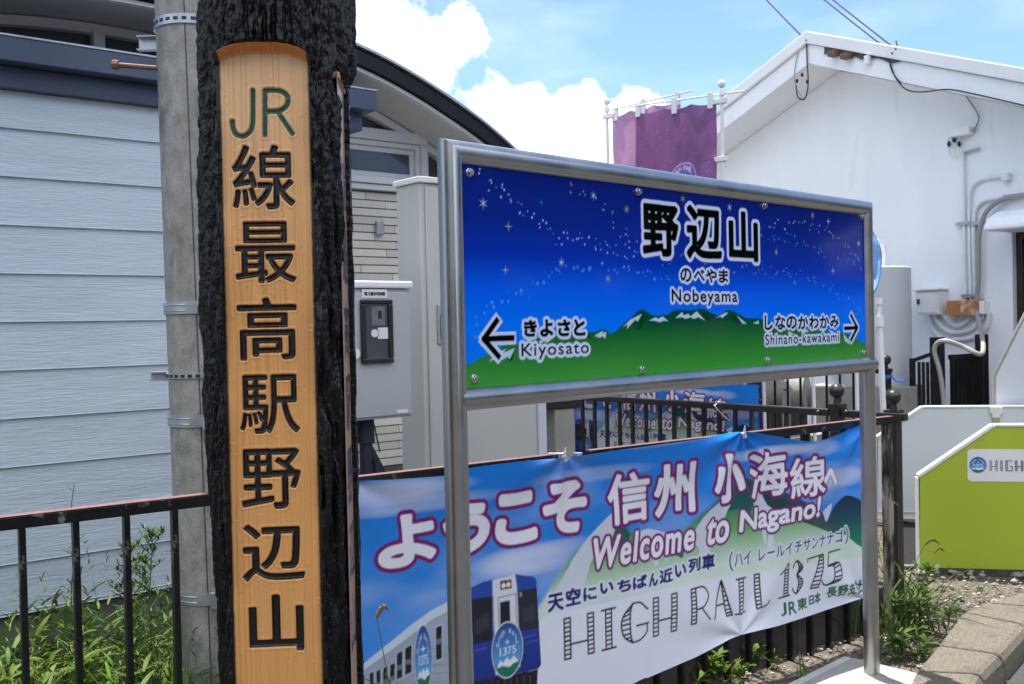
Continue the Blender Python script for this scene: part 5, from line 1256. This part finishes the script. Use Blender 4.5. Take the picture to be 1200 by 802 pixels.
# ------------------------------------------------------------------ things farther back
def background():
    # far thin fence in front of the white building
    pl = Plane(onz(948, 455, 1.0)*0+atY(960, 470, 8.2)*[1, 1, 0], 118)
    sl, sr = pl.sz(872, 470)[0], pl.sz(1034, 470)[0]
    zt = pl.sz(1015, 432)[1]
    bar_fence(pl, sl, sr, zt, .105, .009, 'far_bar_fence', 'thin black bar fence in front of the concrete wall and pipe', railm='iron')
    P = pl.P+pl.d*(sr+.03); q = pl.sz(1039, 432)[1]
    t = ball_post(P, q, .042, 'far_corner_post', 'black ball-topped post with blue tape at the end of the thin bar fence', m='iron')
    MB(frame((P[0], P[1], 0), 55)).box(-.037, .037, -.037, .037, q-.075, q-.05).build('tape', M['blue_tape'], t)
    fr = frame((P[0], P[1], 0), 100)
    MB(fr).tube([(.03, -.03, q-.06), (.07, -.04, q-.10), (.12, -.04, q-.10), (.14, -.03, q-.06)], .007, 8).build('tape_end', M['blue_tape'], t, smooth=True)
    # concrete wall and culvert pipe
    A = atY(950, 470, 9.0); pl = Plane(A*[1, 1, 0], 122); s1 = pl.sz(1032, 470)[0]; z = pl.sz(985, 452)[1]
    o = MB(pl.fr).box(0, s1+.3, 0, .35, -.05, z).build('concrete_wall', M['conc'], None, bevel=.015); tag(o, 'low weathered concrete wall between the thin bar fence and the tank', 'wall')
    c = atY(880, 463, 9.3); d = atY(946, 462, 9.05); u = (d-c); c = c-u*1.4; r = .175
    t = thing('concrete_pipe', 'large grey concrete pipe lying behind the bar fence', 'pipe', (d[0], d[1], 0))
    n = 28; e = u/np.linalg.norm(u); mb = MB(); mb.tube([c, d], r, 28).build('barrel', M['conc'], t, smooth=True)
    for f in (.3, .85):
        p = c+(d-c)*f; MB(frame((p[0], p[1], 0), 122)).box(-.12, .12, -.12, .12, -.05, p[2]-r+.03).build('cradle', M['conc_dark'], t)
    p = atY(921, 458, 8.85); t = thing('marker_post', 'short white concrete post with a rust-stained top in front of the pipe', 'post', (p[0], p[1], 0))
    MB(frame((p[0], p[1], 0), 120)).box(-.032, .032, -.032, .032, -.05, p[2]).build('shaft', M['wpaint'], t, bevel=.005)
    MB(frame((p[0], p[1], 0), 120)).box(-.02, .02, -.02, .02, p[2]+.001, p[2]+.018).build('top', M['rustbolt'], t, bevel=.006)
    # black gate
    P0 = atY(1066, 430, 8.6); P1 = atY(1100, 430, 8.4); a = math.degrees(math.atan2(P1[0]-P0[0], P1[1]-P0[1])); pl = Plane(P0*[1, 1, 0], a)
    t = thing('black_gate', 'black metal gate with vertical bars and thick rusty posts before the white building', 'gate', (P1[0], P1[1], 0))
    fr = pl.fr; s1 = pl.sz(1100, 430)[0]; z0, z1 = pl.sz(1066, 420)[1], pl.sz(1096, 413)[1]
    MB(fr).box(.005, .045, -.02, .02, -.05, z0).build('post', M['gate'], t, bevel=.004)
    MB(fr).prism([(.046, z0-.03), (s1-.06, z1-.03), (s1-.06, z1), (.046, z0)], -.02, .02).build('rail', M['gate'], t)
    for k in range(3):
        s = .085+k*(s1-.16)/2.6; MB(fr).box(s-.010, s+.010, -.010, .010, -.02, z0-.031).build('bar', M['gate'], t)
    za = pl.sz(1102, 395)[1]; MB(fr).box(s1-.055, s1+.035, -.045, .045, -.05, za).build('post', M['gate'], t, bevel=.005)
    Q0 = atY(1112, 430, 8.45); Q1 = atY(1154, 430, 8.75); a = math.degrees(math.atan2(Q1[0]-Q0[0], Q1[1]-Q0[1])); p2 = Plane(Q0*[1, 1, 0], a); fr = p2.fr; s1 = p2.sz(1154, 430)[0]
    zt0, zt1 = p2.sz(1112, 416)[1], p2.sz(1150, 404)[1]
    MB(fr).prism([(.02, zt0-.04), (s1-.05, zt0-.04), (s1-.05, zt0), (.02, zt0)], -.02, .02).build('rail', M['gate'], t)
    MB(fr).box(0.02, s1-.05, -.018, .018, .5, .56).build('mid_rail', M['gate'], t)
    for k in range(8):
        s = .05+k*(s1-.12)/7.2; MB(fr).box(s-.014, s+.014, -.016, .016, -.02, zt0-.041).build('bar', M['gate'], t)
    z2 = p2.sz(1150, 392)[1]; MB(fr).box(s1-.085, s1, -.04, .04, -.05, z2).build('post', M['gate'], t, bevel=.005)
    # grey post with a dark beam at the far end of the bar fence
    p = atY(655, 490, 6.4); fr = frame((p[0], p[1], 0), 60); zt = atY(655, 478, 6.4)[2]
    t = thing('beam_post', 'grey concrete post carrying a dark steel beam under the sign', 'post', (p[0], p[1], 0))
    MB(fr).box(-.075, .075, -.07, .07, -.05, zt-.002).build('shaft', M['conc'], t, bevel=.008)
    MB(fr).box(-.32, .13, -.08, .08, zt, zt+.10).build('beam', M['brown_iron'], t, bevel=.004)
background()

def boards():
    G0 = onz(1078, 665, .02); G1 = onz(1200, 668, .02); a = math.degrees(math.atan2(G1[0]-G0[0], G1[1]-G0[1]))
    def panel(pl, poly, m, t, th=.05, edge=True, nm='board', e=.012):
        MB(pl.fr).prism(poly, 0, th).build(nm, M[m], t)
    pl = Plane(G0, a)
    t = thing('green_board', 'lime green display board with cut corner and emblem sticker on the gravel', 'display board', G0)
    z0 = .02; P = [(0, z0), (1.7, z0), pl.sz(1200, 500.5), pl.sz(1165.5, 500.5), pl.sz(1078, 560)]; P[2] = (1.7, P[3][1])
    MB(pl.fr).prism(P, .0, .045).build('board', M['lime'], t)
    def strip(A, B, w_, nm, y0=-.008, y1=.055):
        A, B = np.array(A), np.array(B); d = (B-A)/np.linalg.norm(B-A); n = np.array([-d[1], d[0]])
        MB(pl.fr).prism([tuple(A), tuple(B), tuple(B+n*w_), tuple(A+n*w_)], y0, y1).build(nm, M['trim'], t, bevel=.002)
    strip((0-.001, z0), (0-.001, P[4][1]), .012, 'edge_trim'); strip((P[4][0]-.002, P[4][1]+.002), (P[3][0], P[3][1]+.002), .020, 'edge_trim'); strip((P[3][0]+.002, P[3][1]+.002), (1.7, P[3][1]+.002), .016, 'edge_trim')
    MB(pl.fr).box(.0, 1.7, -.005, .06, -.03, z0-.002).build('base_rail', M['conc_dark'], t)
    a0, a1 = pl.sz(1133.5, 545), (1.55, 0); zt, zb = pl.sz(1160, 526.5)[1], pl.sz(1160, 564.5)[1]; r = .028
    ang = lambda cx, cz, A: [(cx+r*math.cos(math.radians(q)), cz+r*math.sin(math.radians(q))) for q in A]
    poly = ang(a0[0]+r, zb+r, range(180, 271, 15))+[(a1[0], zb), (a1[0], zt)]+ang(a0[0]+r, zt-r, range(90, 181, 15))
    st = MB(pl.fr).prism(poly, -.0022, -.0004).build('sticker', M['sticker'], t)
    ce = pl.sz(1146, 545); R = .053; c = Canvas(ce[0]-R*1.1, ce[0]+R*1.1, ce[1]-R*1.1, ce[1]+R*1.1, .0013); c.a[:] = lin((.85, .85, .88)); emblem(c, ce[0], ce[1], R, R)
    U_, V_ = np.meshgrid(np.linspace(0, 1, 26), np.linspace(0, 2*math.pi, 49)); Sg, Zg = ce[0]+R*U_*np.cos(V_), ce[1]+R*U_*np.sin(V_)
    Pw = pl.P*[1, 1, 0]+Sg[..., None]*pl.d+.003*pl.n; Pw[..., 2] = Zg; grid_mesh('emblem', Pw, M['emblem'], st, c.sample(Sg, Zg), smooth=False)
    b0 = pl.sz(1160, 545); h0, h1 = pl.sz(1175, 551.5)[1], pl.sz(1175, 540)[1]; x = b0[0]; sc = (h1-h0)
    # open stroked capitals
    def lw(word, x):
        mb = MB(pl.fr); w_ = .0035
        def seg(p, q):
            p, q = np.array(p), np.array(q); d = (q-p)/np.linalg.norm(q-p); n = np.array([-d[1], d[0]])*w_/2
            mb.prism([tuple(p-n), tuple(q-n), tuple(q+n), tuple(p+n)], -.0035-.0001*len(mb.v), -.0024)
        for ch in word:
            W = {'H': .042, 'I': .018, 'G': .040, 'R': .038, 'A': .04, 'L': .034, ' ': .03}[ch]
            g = lambda u, v: (x+W*u, h0+sc*v); t2 = .008/W
            if ch in 'HIRLG':
                l = .0 if ch != 'I' else .25; seg(g(l, 0), g(l, 1)); seg(g(l+t2, 0), g(l+t2, 1)); seg(g(l, 0), g(l+t2, 0)); seg(g(l, 1), g(l+t2, 1))
            if ch == 'H': seg(g(1, 0), g(1, 1)); seg(g(1-t2, 0), g(1-t2, 1)); seg(g(t2, .42), g(1-t2, .42)); seg(g(1-t2, 0), g(1, 0)); seg(g(1-t2, 1), g(1, 1))
            if ch == 'G': seg(g(.1, 1), g(.95, 1)); seg(g(.1, 0), g(.95, 0)); seg(g(.95, 0), g(.95, .42)); seg(g(.6, .42), g(1, .42))
            if ch == 'R': seg(g(t2, 1), g(.9, .95)); seg(g(.9, .95), g(.9, .55)); seg(g(.9, .55), g(t2, .45)); seg(g(.4, .45), g(1, 0))
            if ch == 'A': seg(g(0, 0), g(.5, 1)); seg(g(.5, 1), g(1, 0)); seg(g(.5, 1), g(.78, 0)); seg(g(.2, .4), g(.8, .4))
            if ch == 'L': seg(g(t2, 0), g(1, 0))
            x += W+.016
        mb.build('lettering', M['ink'], st)
    lw('HIGH RAIL', x)
    # pale board behind it
    W0 = onz(1062, 612, .015); pl2 = Plane(W0*[1, 1, 0], a)
    t = thing('white_board', 'pale blue-white display board with cut corner behind the green board', 'display board', W0)
    zb = pl2.sz(1062, 608)[1]; P = [pl2.sz(1029, 608), (1.9, zb), (1.9, 0), pl2.sz(1082, 478.5), pl2.sz(1029, 514)]; P[0] = (P[0][0], zb); P[2] = (1.9, P[3][1])
    MB(pl2.fr).prism(P, 0, .045).build('board', M['pale'], t)
    pl = pl2
    strip((P[4][0]-.002, P[4][1]+.002), (P[3][0], P[3][1]+.002), .018, 'edge_trim'); strip((P[3][0]+.002, P[3][1]+.002), (1.9, P[3][1]+.002), .014, 'edge_trim'); strip((P[0][0]-.001, zb), (P[0][0]-.001, P[4][1]), .016, 'edge_trim')
    MB(pl2.fr).box(P[0][0]+.002, 1.9, -.012, -.002, zb+.0, zb+.012).box(P[0][0]+.002, 1.9, -.009, -.002, zb+.05, zb+.056).build('bottom_trim', M['trim'], t)
    q = pl2.sz(1167, 482); MB(pl2.fr).box(q[0]-.045, q[0]+.045, -.02, .06, q[1]-.02, q[1]+.035).box(q[0]-.03, q[0]+.03, -.02, -.004, q[1]-.05, q[1]-.018).build('clamp', M['trim'], t, bevel=.004)
    q = pl2.sz(1167, 490); MB(pl2.fr).box(q[0]-.022, q[0]+.022, -.018, -.004, q[1]-.045, q[1]+.03).build('bracket', M['zinc'], t, bevel=.003)
    # taller board with a grey tube rim
    pl3 = Plane(W0*[1, 1, 0]-nr(a)*.10, a); A = pl3.sz(1166, 500); B = pl3.sz(1166, 441); C_ = pl3.sz(1200, 373); e = (C_[0]+.25, C_[1]+.25*(C_[1]-B[1])/(C_[0]-B[0]))
    t = thing('tall_board', 'tall pale board with a slanting grey tube rim rising behind the other boards', 'display board', (*(pl3.P+pl3.d*A[0])[:2], 0))
    MB(pl3.fr).prism([(A[0], .02), (1.9, .02), (1.9, e[1]), e, B], 0, .03).build('board', M['pale'], t)
    MB(pl3.fr).tube([(A[0], .015, .0), (B[0], .015, B[1]), (e[0], .015, e[1]), (1.9, .015, e[1])], .017, 12).build('tube_rim', M['gconduit'], t, smooth=True)
boards()

# ------------------------------------------------------------------ plants and stones
def blade(V, F, p, az, L, w, lean, droop, n=6, fold=.0):
    d = np.array([math.cos(az), math.sin(az), 0]); sd_ = np.array([-d[1], d[0], 0]); b = len(V); pos = np.array(p, float); el = math.pi/2-lean
    for i in range(n+1):
        t = i/n; wd = w*(math.sin(math.pi*min(1, .12+t*.88))**.8 if i < n else .02)
        V.append(pos-sd_*wd/2); V.append(pos+sd_*wd/2+np.array([0, 0, fold*wd]))
        e = el-droop*t; pos = pos+(d*math.cos(e)+np.array([0, 0, 1])*math.sin(e))*L/n
    F += [(b+2*i, b+2*i+1, b+2*i+3, b+2*i+2) for i in range(n)]
    return pos
def mesh_vf(name, V, F, m, parent=None): 
    mb = MB(); mb.add(np.array(V), F); return mb.build(name, m, parent, smooth=True, sharp=80, recalc=False)
def ground_cover():
    r = random.Random(21); V, F = [], []; fr = FA.fr
    for i in range(640):
        s = r.uniform(-4.9, -2.75); y = r.uniform(.35, 1.75); h = r.uniform(.10, .52)*(1-.25*abs(y-1.0)); h *= .55+.75*float(vn(s*2.2, y*2.2))
        if r.random() < .25 and s < -3.9: continue
        p = np.array([s, y, 0, 1]) @ fr.T; p = p[:3]
        az = r.uniform(0, 6.28); lean = r.uniform(0, .35)
        top = blade(V, F, p-[0, 0, .03], az, h, .006, lean, .2, 4)
        for k in range(r.randint(5, 10)):
            f = r.uniform(.45, 1.0); q = np.array(p)+(top-np.array(p))*f
            blade(V, F, q, r.uniform(0, 6.28), r.uniform(.06, .14), r.uniform(.009, .019), r.uniform(.7, 1.3), r.uniform(.3, 1.0), 5, .25)
    for i in range(420):
        s = r.uniform(-3.6, -2.8); y = r.uniform(.15, 1.1); p = (np.array([s, y, -.02, 1]) @ fr.T)[:3]
        blade(V, F, p, r.uniform(0, 6.28), r.uniform(.18, .45), r.uniform(.006, .012), r.uniform(.05, .5), r.uniform(.3, 1.1), 6)
    for i in range(160):
        s = r.uniform(-4.6, -2.9); y = r.uniform(.5, 1.7); p = (np.array([s, y, -.02, 1]) @ fr.T)[:3]; h = r.uniform(.3, .62)
        top = blade(V, F, p, r.uniform(0, 6.28), h, .004, r.uniform(0, .3), .25, 5)
        for k in range(22): blade(V, F, p+(top-p)*r.uniform(.35, 1.), r.uniform(0, 6.28), r.uniform(.02, .055), .006, r.uniform(.5, 1.4), .6, 3)
    o = mesh_vf('leafy_ground_cover', V, F, M['leaf']); tag(o, kind='stuff')
ground_cover()
def tall_weed(px, yb, yt, Y, label, seed, bushy):
    r = random.Random(seed); a = atY(px, yb, Y); b = atY(px+r.uniform(-6, 10), yt, Y); base = np.array([a[0], a[1], 0]); h = b[2]
    t = thing('tall_weed', label, 'weed', base); V, F = [], []
    pts = [base+(b-base)*np.array([1, 1, 0])*(i/10)**1.5+np.array([0, 0, h*i/10])+np.array([r.gauss(0, .006), r.gauss(0, .006), 0]) for i in range(11)]
    sb = MB().tube(pts, .0048, 6, True, .0015)
    n = 55 if bushy else 34
    for i in range(n):
        f = r.uniform(.25, 1.); k = f*10; j = min(9, int(k)); q = pts[j]+(pts[j+1]-pts[j])*(k-j); az = r.uniform(0, 6.28)
        L = (.13 if bushy else .06)*(1.15-f)*r.uniform(.7, 1.3)+.02
        d = np.array([math.cos(az), math.sin(az), .7]); e = q+d*L; sb.tube([q, e], .0018, 5, True, .0008)
        for m in range(9 if bushy else 7):
            g = r.uniform(.2, 1.); blade(V, F, q+(e-q)*g, r.uniform(0, 6.28), r.uniform(.018, .045) if bushy else r.uniform(.008, .022), .0085 if bushy else .0035, r.uniform(.3, 1.3), .5, 3)
    sb.build('stem', M['stem'], t, smooth=True); mesh_vf('leaves', V, F, M['leaf2'], t)
tall_weed(86, 720, 567, 4.0, 'tall thin pale weed standing against the siding left of the others', 3, False)
tall_weed(172, 720, 624, 3.85, 'bushy weed nearest the concrete pole with many small leaves', 5, True)
tall_weed(146, 720, 640, 4.0, 'short feathery weed between the two taller weeds by the siding', 6, True)
def tuft(px, py, label, n, L, w, seed, m='leaf2', spread=.09, heads=0, leafy=0):
    r = random.Random(seed); p = onz(px, py, 0); t = thing('weed_clump', label, 'weed', p, 'weeds growing at the foot of the railing'); V, F = [], []
    for i in range(n):
        q = p+np.array([r.gauss(0, spread), r.gauss(0, spread), -.02]); blade(V, F, q, r.uniform(0, 6.28), r.uniform(.4, 1.)*L, w*r.uniform(.6, 1.2), r.uniform(.05, .75), r.uniform(.5, 1.5), 7, .2)
    for i in range(leafy):
        q = p+np.array([r.gauss(0, spread), r.gauss(0, spread), 0]); h = r.uniform(.2, .8)*L
        top = blade(V, F, q-[0, 0, .02], r.uniform(0, 6.28), h, .004, r.uniform(0, .4), .2, 4)
        for k in range(6): blade(V, F, q+(top-q)*r.uniform(.3, 1.), r.uniform(0, 6.28), r.uniform(.04, .10), r.uniform(.014, .026), r.uniform(.5, 1.3), .7, 4, .2)
    mesh_vf('leaves', V, F, M[m], t)
    if heads:
        for i in range(heads):
            q = p+np.array([r.gauss(0, spread), r.gauss(0, spread), 0]); az = r.uniform(0, 6.28); d = np.array([math.cos(az), math.sin(az), 0]); h = L*r.uniform(.8, 1.25)
            pts = [q+d*.10*f*f+np.array([0, 0, h*f]) for f in np.linspace(0, 1, 8)]
            tip = [pts[-1]+d*.075*f+np.array([0, 0, .03*math.sin(f*3)]) for f in np.linspace(0, 1, 6)]
            MB().tube(pts, .0016, 5).build('stalk', M['stem'], t, smooth=True)
            hb = MB(); 
            for j in range(5): hb.tube([tip[j], tip[j+1]], .0065*math.sin(.5+j*.5)+.001, 7, True, .0065*math.sin(.5+(j+1)*.5)+.001)
            hb.build('seed_head', M['seed'], t, smooth=True)
tuft(1048, 742, 'tall grass clump with curved seed heads beside the corner post', 60, .52, .013, 1, heads=4, leafy=10, spread=.10)
tuft(1072, 712, 'broad-bladed grass clump right of the corner post by the gravel', 34, .36, .014, 2, heads=1, leafy=6, spread=.07)
tuft(1085, 735, 'spreading grass clump between the taller clump and the kerb stones', 30, .26, .011, 21, leafy=8, spread=.09, heads=1)
tuft(1060, 770, 'low leafy weed between the steel post foot and the kerb stones', 16, .16, .012, 3, leafy=12, spread=.07)
tuft(968, 728, 'small bright grass tuft just left of the steel post', 34, .20, .010, 4, m='leaf', spread=.05, leafy=3)
tuft(925, 742, 'thin grass wisp below the banner lower right corner', 16, .24, .006, 5, spread=.06, leafy=4)
tuft(872, 778, 'little weed under the middle hook of the banner', 14, .16, .010, 6, m='leaf', spread=.06, leafy=8)
tuft(815, 792, 'leafy weed at the railing foot left of the little weed', 18, .20, .011, 7, m='leaf', spread=.08, leafy=10)
tuft(1108, 668, 'tiny bright grass tuft on the gravel before the green board', 26, .10, .006, 8, m='leaf', spread=.03)
tuft(1082, 678, 'small two-leaved plant at the left corner of the green board', 6, .14, .012, 9, leafy=3, spread=.03, heads=1)
tuft(1150, 692, 'tiny grass blades on the gravel close to the far kerb stone', 8, .10, .007, 10, m='leaf', spread=.03)
tuft(850, 800, 'leaning grass blades at the lower frame edge below the banner', 16, .18, .009, 13, m='leaf', spread=.07, leafy=4)
tuft(938, 800, 'grass blades lying over the yellow line by the white slab', 7, .20, .009, 14, m='leaf', spread=.03)
def banner_foxtail():
    # a foxtail growing in front of the banner, left of the steel frame
    r = random.Random(3); a = BP.sz(444, 790); P0 = BP.P+BP.d*a[0]+BP.n*.16; base = P0*[1, 1, 0]; hd = onp(441, 725, P0, BP.n)
    t = thing('foxtail', 'single foxtail grass with drooping seed head in front of the banner', 'weed', base)
    pts = [base+(hd-base)*f+BP.d*.012*math.sin(f*3) for f in np.linspace(0, 1, 9)]; MB().tube(pts, .0016, 6).build('stalk', M['stem'], t, smooth=True)
    d = BP.d; tip = [hd+d*.045*f+np.array([0, 0, .035*math.sin(f*2.6)]) for f in np.linspace(0, 1, 7)]; hb = MB()
    for j in range(6): hb.tube([tip[j], tip[j+1]], .008*math.sin(.5+j*.45)+.001, 8, True, .008*math.sin(.5+(j+1)*.45)+.001)
    hb.build('seed_head', M['seed'], t, smooth=True)
    V, F = [], []
    for k in range(5): blade(V, F, base+np.array([0, 0, .05+.06*k]), r.uniform(2, 5), r.uniform(.2, .38), .009, .3, 1.4, 8)
    blade(V, F, base+np.array([0, 0, hd[2]*.62]), math.atan2(-d[1], -d[0]), .13, .007, .5, 1.2, 7)
    mesh_vf('leaves', V, F, M['leaf2'], t)
banner_foxtail()
def gravel():
    r = random.Random(9); ico = [(0, 0, 1), (.894, 0, .447), (.276, .851, .447), (-.724, .526, .447), (-.724, -.526, .447), (.276, -.851, .447), (.724, .526, -.447), (-.276, .851, -.447), (-.894, 0, -.447), (-.276, -.851, -.447), (.724, -.526, -.447), (0, 0, -1)]
    fc = [(0, 1, 2), (0, 2, 3), (0, 3, 4), (0, 4, 5), (0, 5, 1), (1, 6, 2), (2, 7, 3), (3, 8, 4), (4, 9, 5), (5, 10, 1), (2, 6, 7), (3, 7, 8), (4, 8, 9), (5, 9, 10), (1, 10, 6), (6, 11, 7), (7, 11, 8), (8, 11, 9), (9, 11, 10), (10, 11, 6)]
    ico = np.array(ico); mb = MB()
    def stone(p, s):
        A = np.array([[r.gauss(0, 1) for _ in range(3)] for _ in range(3)]); Q, _ = np.linalg.qr(A); v = (ico*(1+.25*np.array([[r.uniform(-1, 1)] for _ in range(12)]))) @ Q * [s, s*r.uniform(.6, 1), s*.62]; mb.add(v+p, fc)
    for i in range(1300):
        px, py = r.uniform(1030, 1215), 662+r.random()**1.3*95
        p = onz(px, py, 0); 
        dens = fbm(p[0]*4, p[1]*4, 0., 2)
        if p[1] < 4.9 and px > 1075 and py > 735: continue
        if r.random() > dens*1.1: continue
        stone(p+[0, 0, .002], r.choice((.004, .005, .006, .008, .010, .013, .022)) if py < 730 else r.choice((.004, .006, .009)))
    for i in range(500):
        q = FA.fr @ np.array([r.uniform(-1.9, .1), r.uniform(-.45, .05), 0, 1]); stone(q[:3]+[0, 0, -.004], r.choice((.004, .006, .008, .012)))
    tag(mb.build('gravel', M['stone']), kind='stuff')
gravel()
def loose_stones():
    r = random.Random(12); ico = None
    for k, (px, py, s, lab) in enumerate(((1124, 673, .030, 'pale stone in the middle of the gravel edge below the green board'), (1193, 674, .032, 'pale stone at the far right of the gravel edge below the green board'), (1062, 664, .028, 'pale stone by the left corner of the green board'), (1079, 672, .034, 'grey stone at the left end of the green board'))):
        p = onz(px, py, .008); mb = MB(); mb.lathe(tuple(p), [(s*.5, -s*.4), (s, -s*.15), (s*.95, s*.2), (s*.55, s*.45), (s*.1, s*.5)], 7)
        for v in mb.v: v += np.array([[r.gauss(0, s*.09) for _ in range(3)] for _ in range(len(v))])
        tag(mb.build('stone', M['stone'], None, bevel=.003), lab, 'stone', 'loose stones on the gravel')
loose_stones()

def unseen_dark_wood():
    # unseen trees, added beside and behind the camera to darken steel and sign reflections
    r = random.Random(33); V, F = [], []
    for i in range(9000):
        az = math.radians(r.uniform(58, 235)); R = r.uniform(20, 27); top = 4.5+3.2*float(fbm(az*5., 1.3)); z = top*r.random()**.7; h = r.uniform(.3, .7)
        c = np.array([R*math.sin(az), R*math.cos(az), z]); a = np.array([r.gauss(0, 1) for _ in range(3)]); a /= np.linalg.norm(a); b = np.cross(a, [r.gauss(0, 1) for _ in range(3)]); b /= np.linalg.norm(b); k = len(V)
        V += [c-a*h-b*h*.5, c+a*h-b*h*.5, c+a*h*.7+b*h*.5, c-a*h*.7+b*h*.5]; F.append((k, k+1, k+2, k+3))
    o = mesh_vf('unseen_dark_wood', V, F, M['wood_unseen']); tag(o, kind='stuff')
unseen_dark_wood()
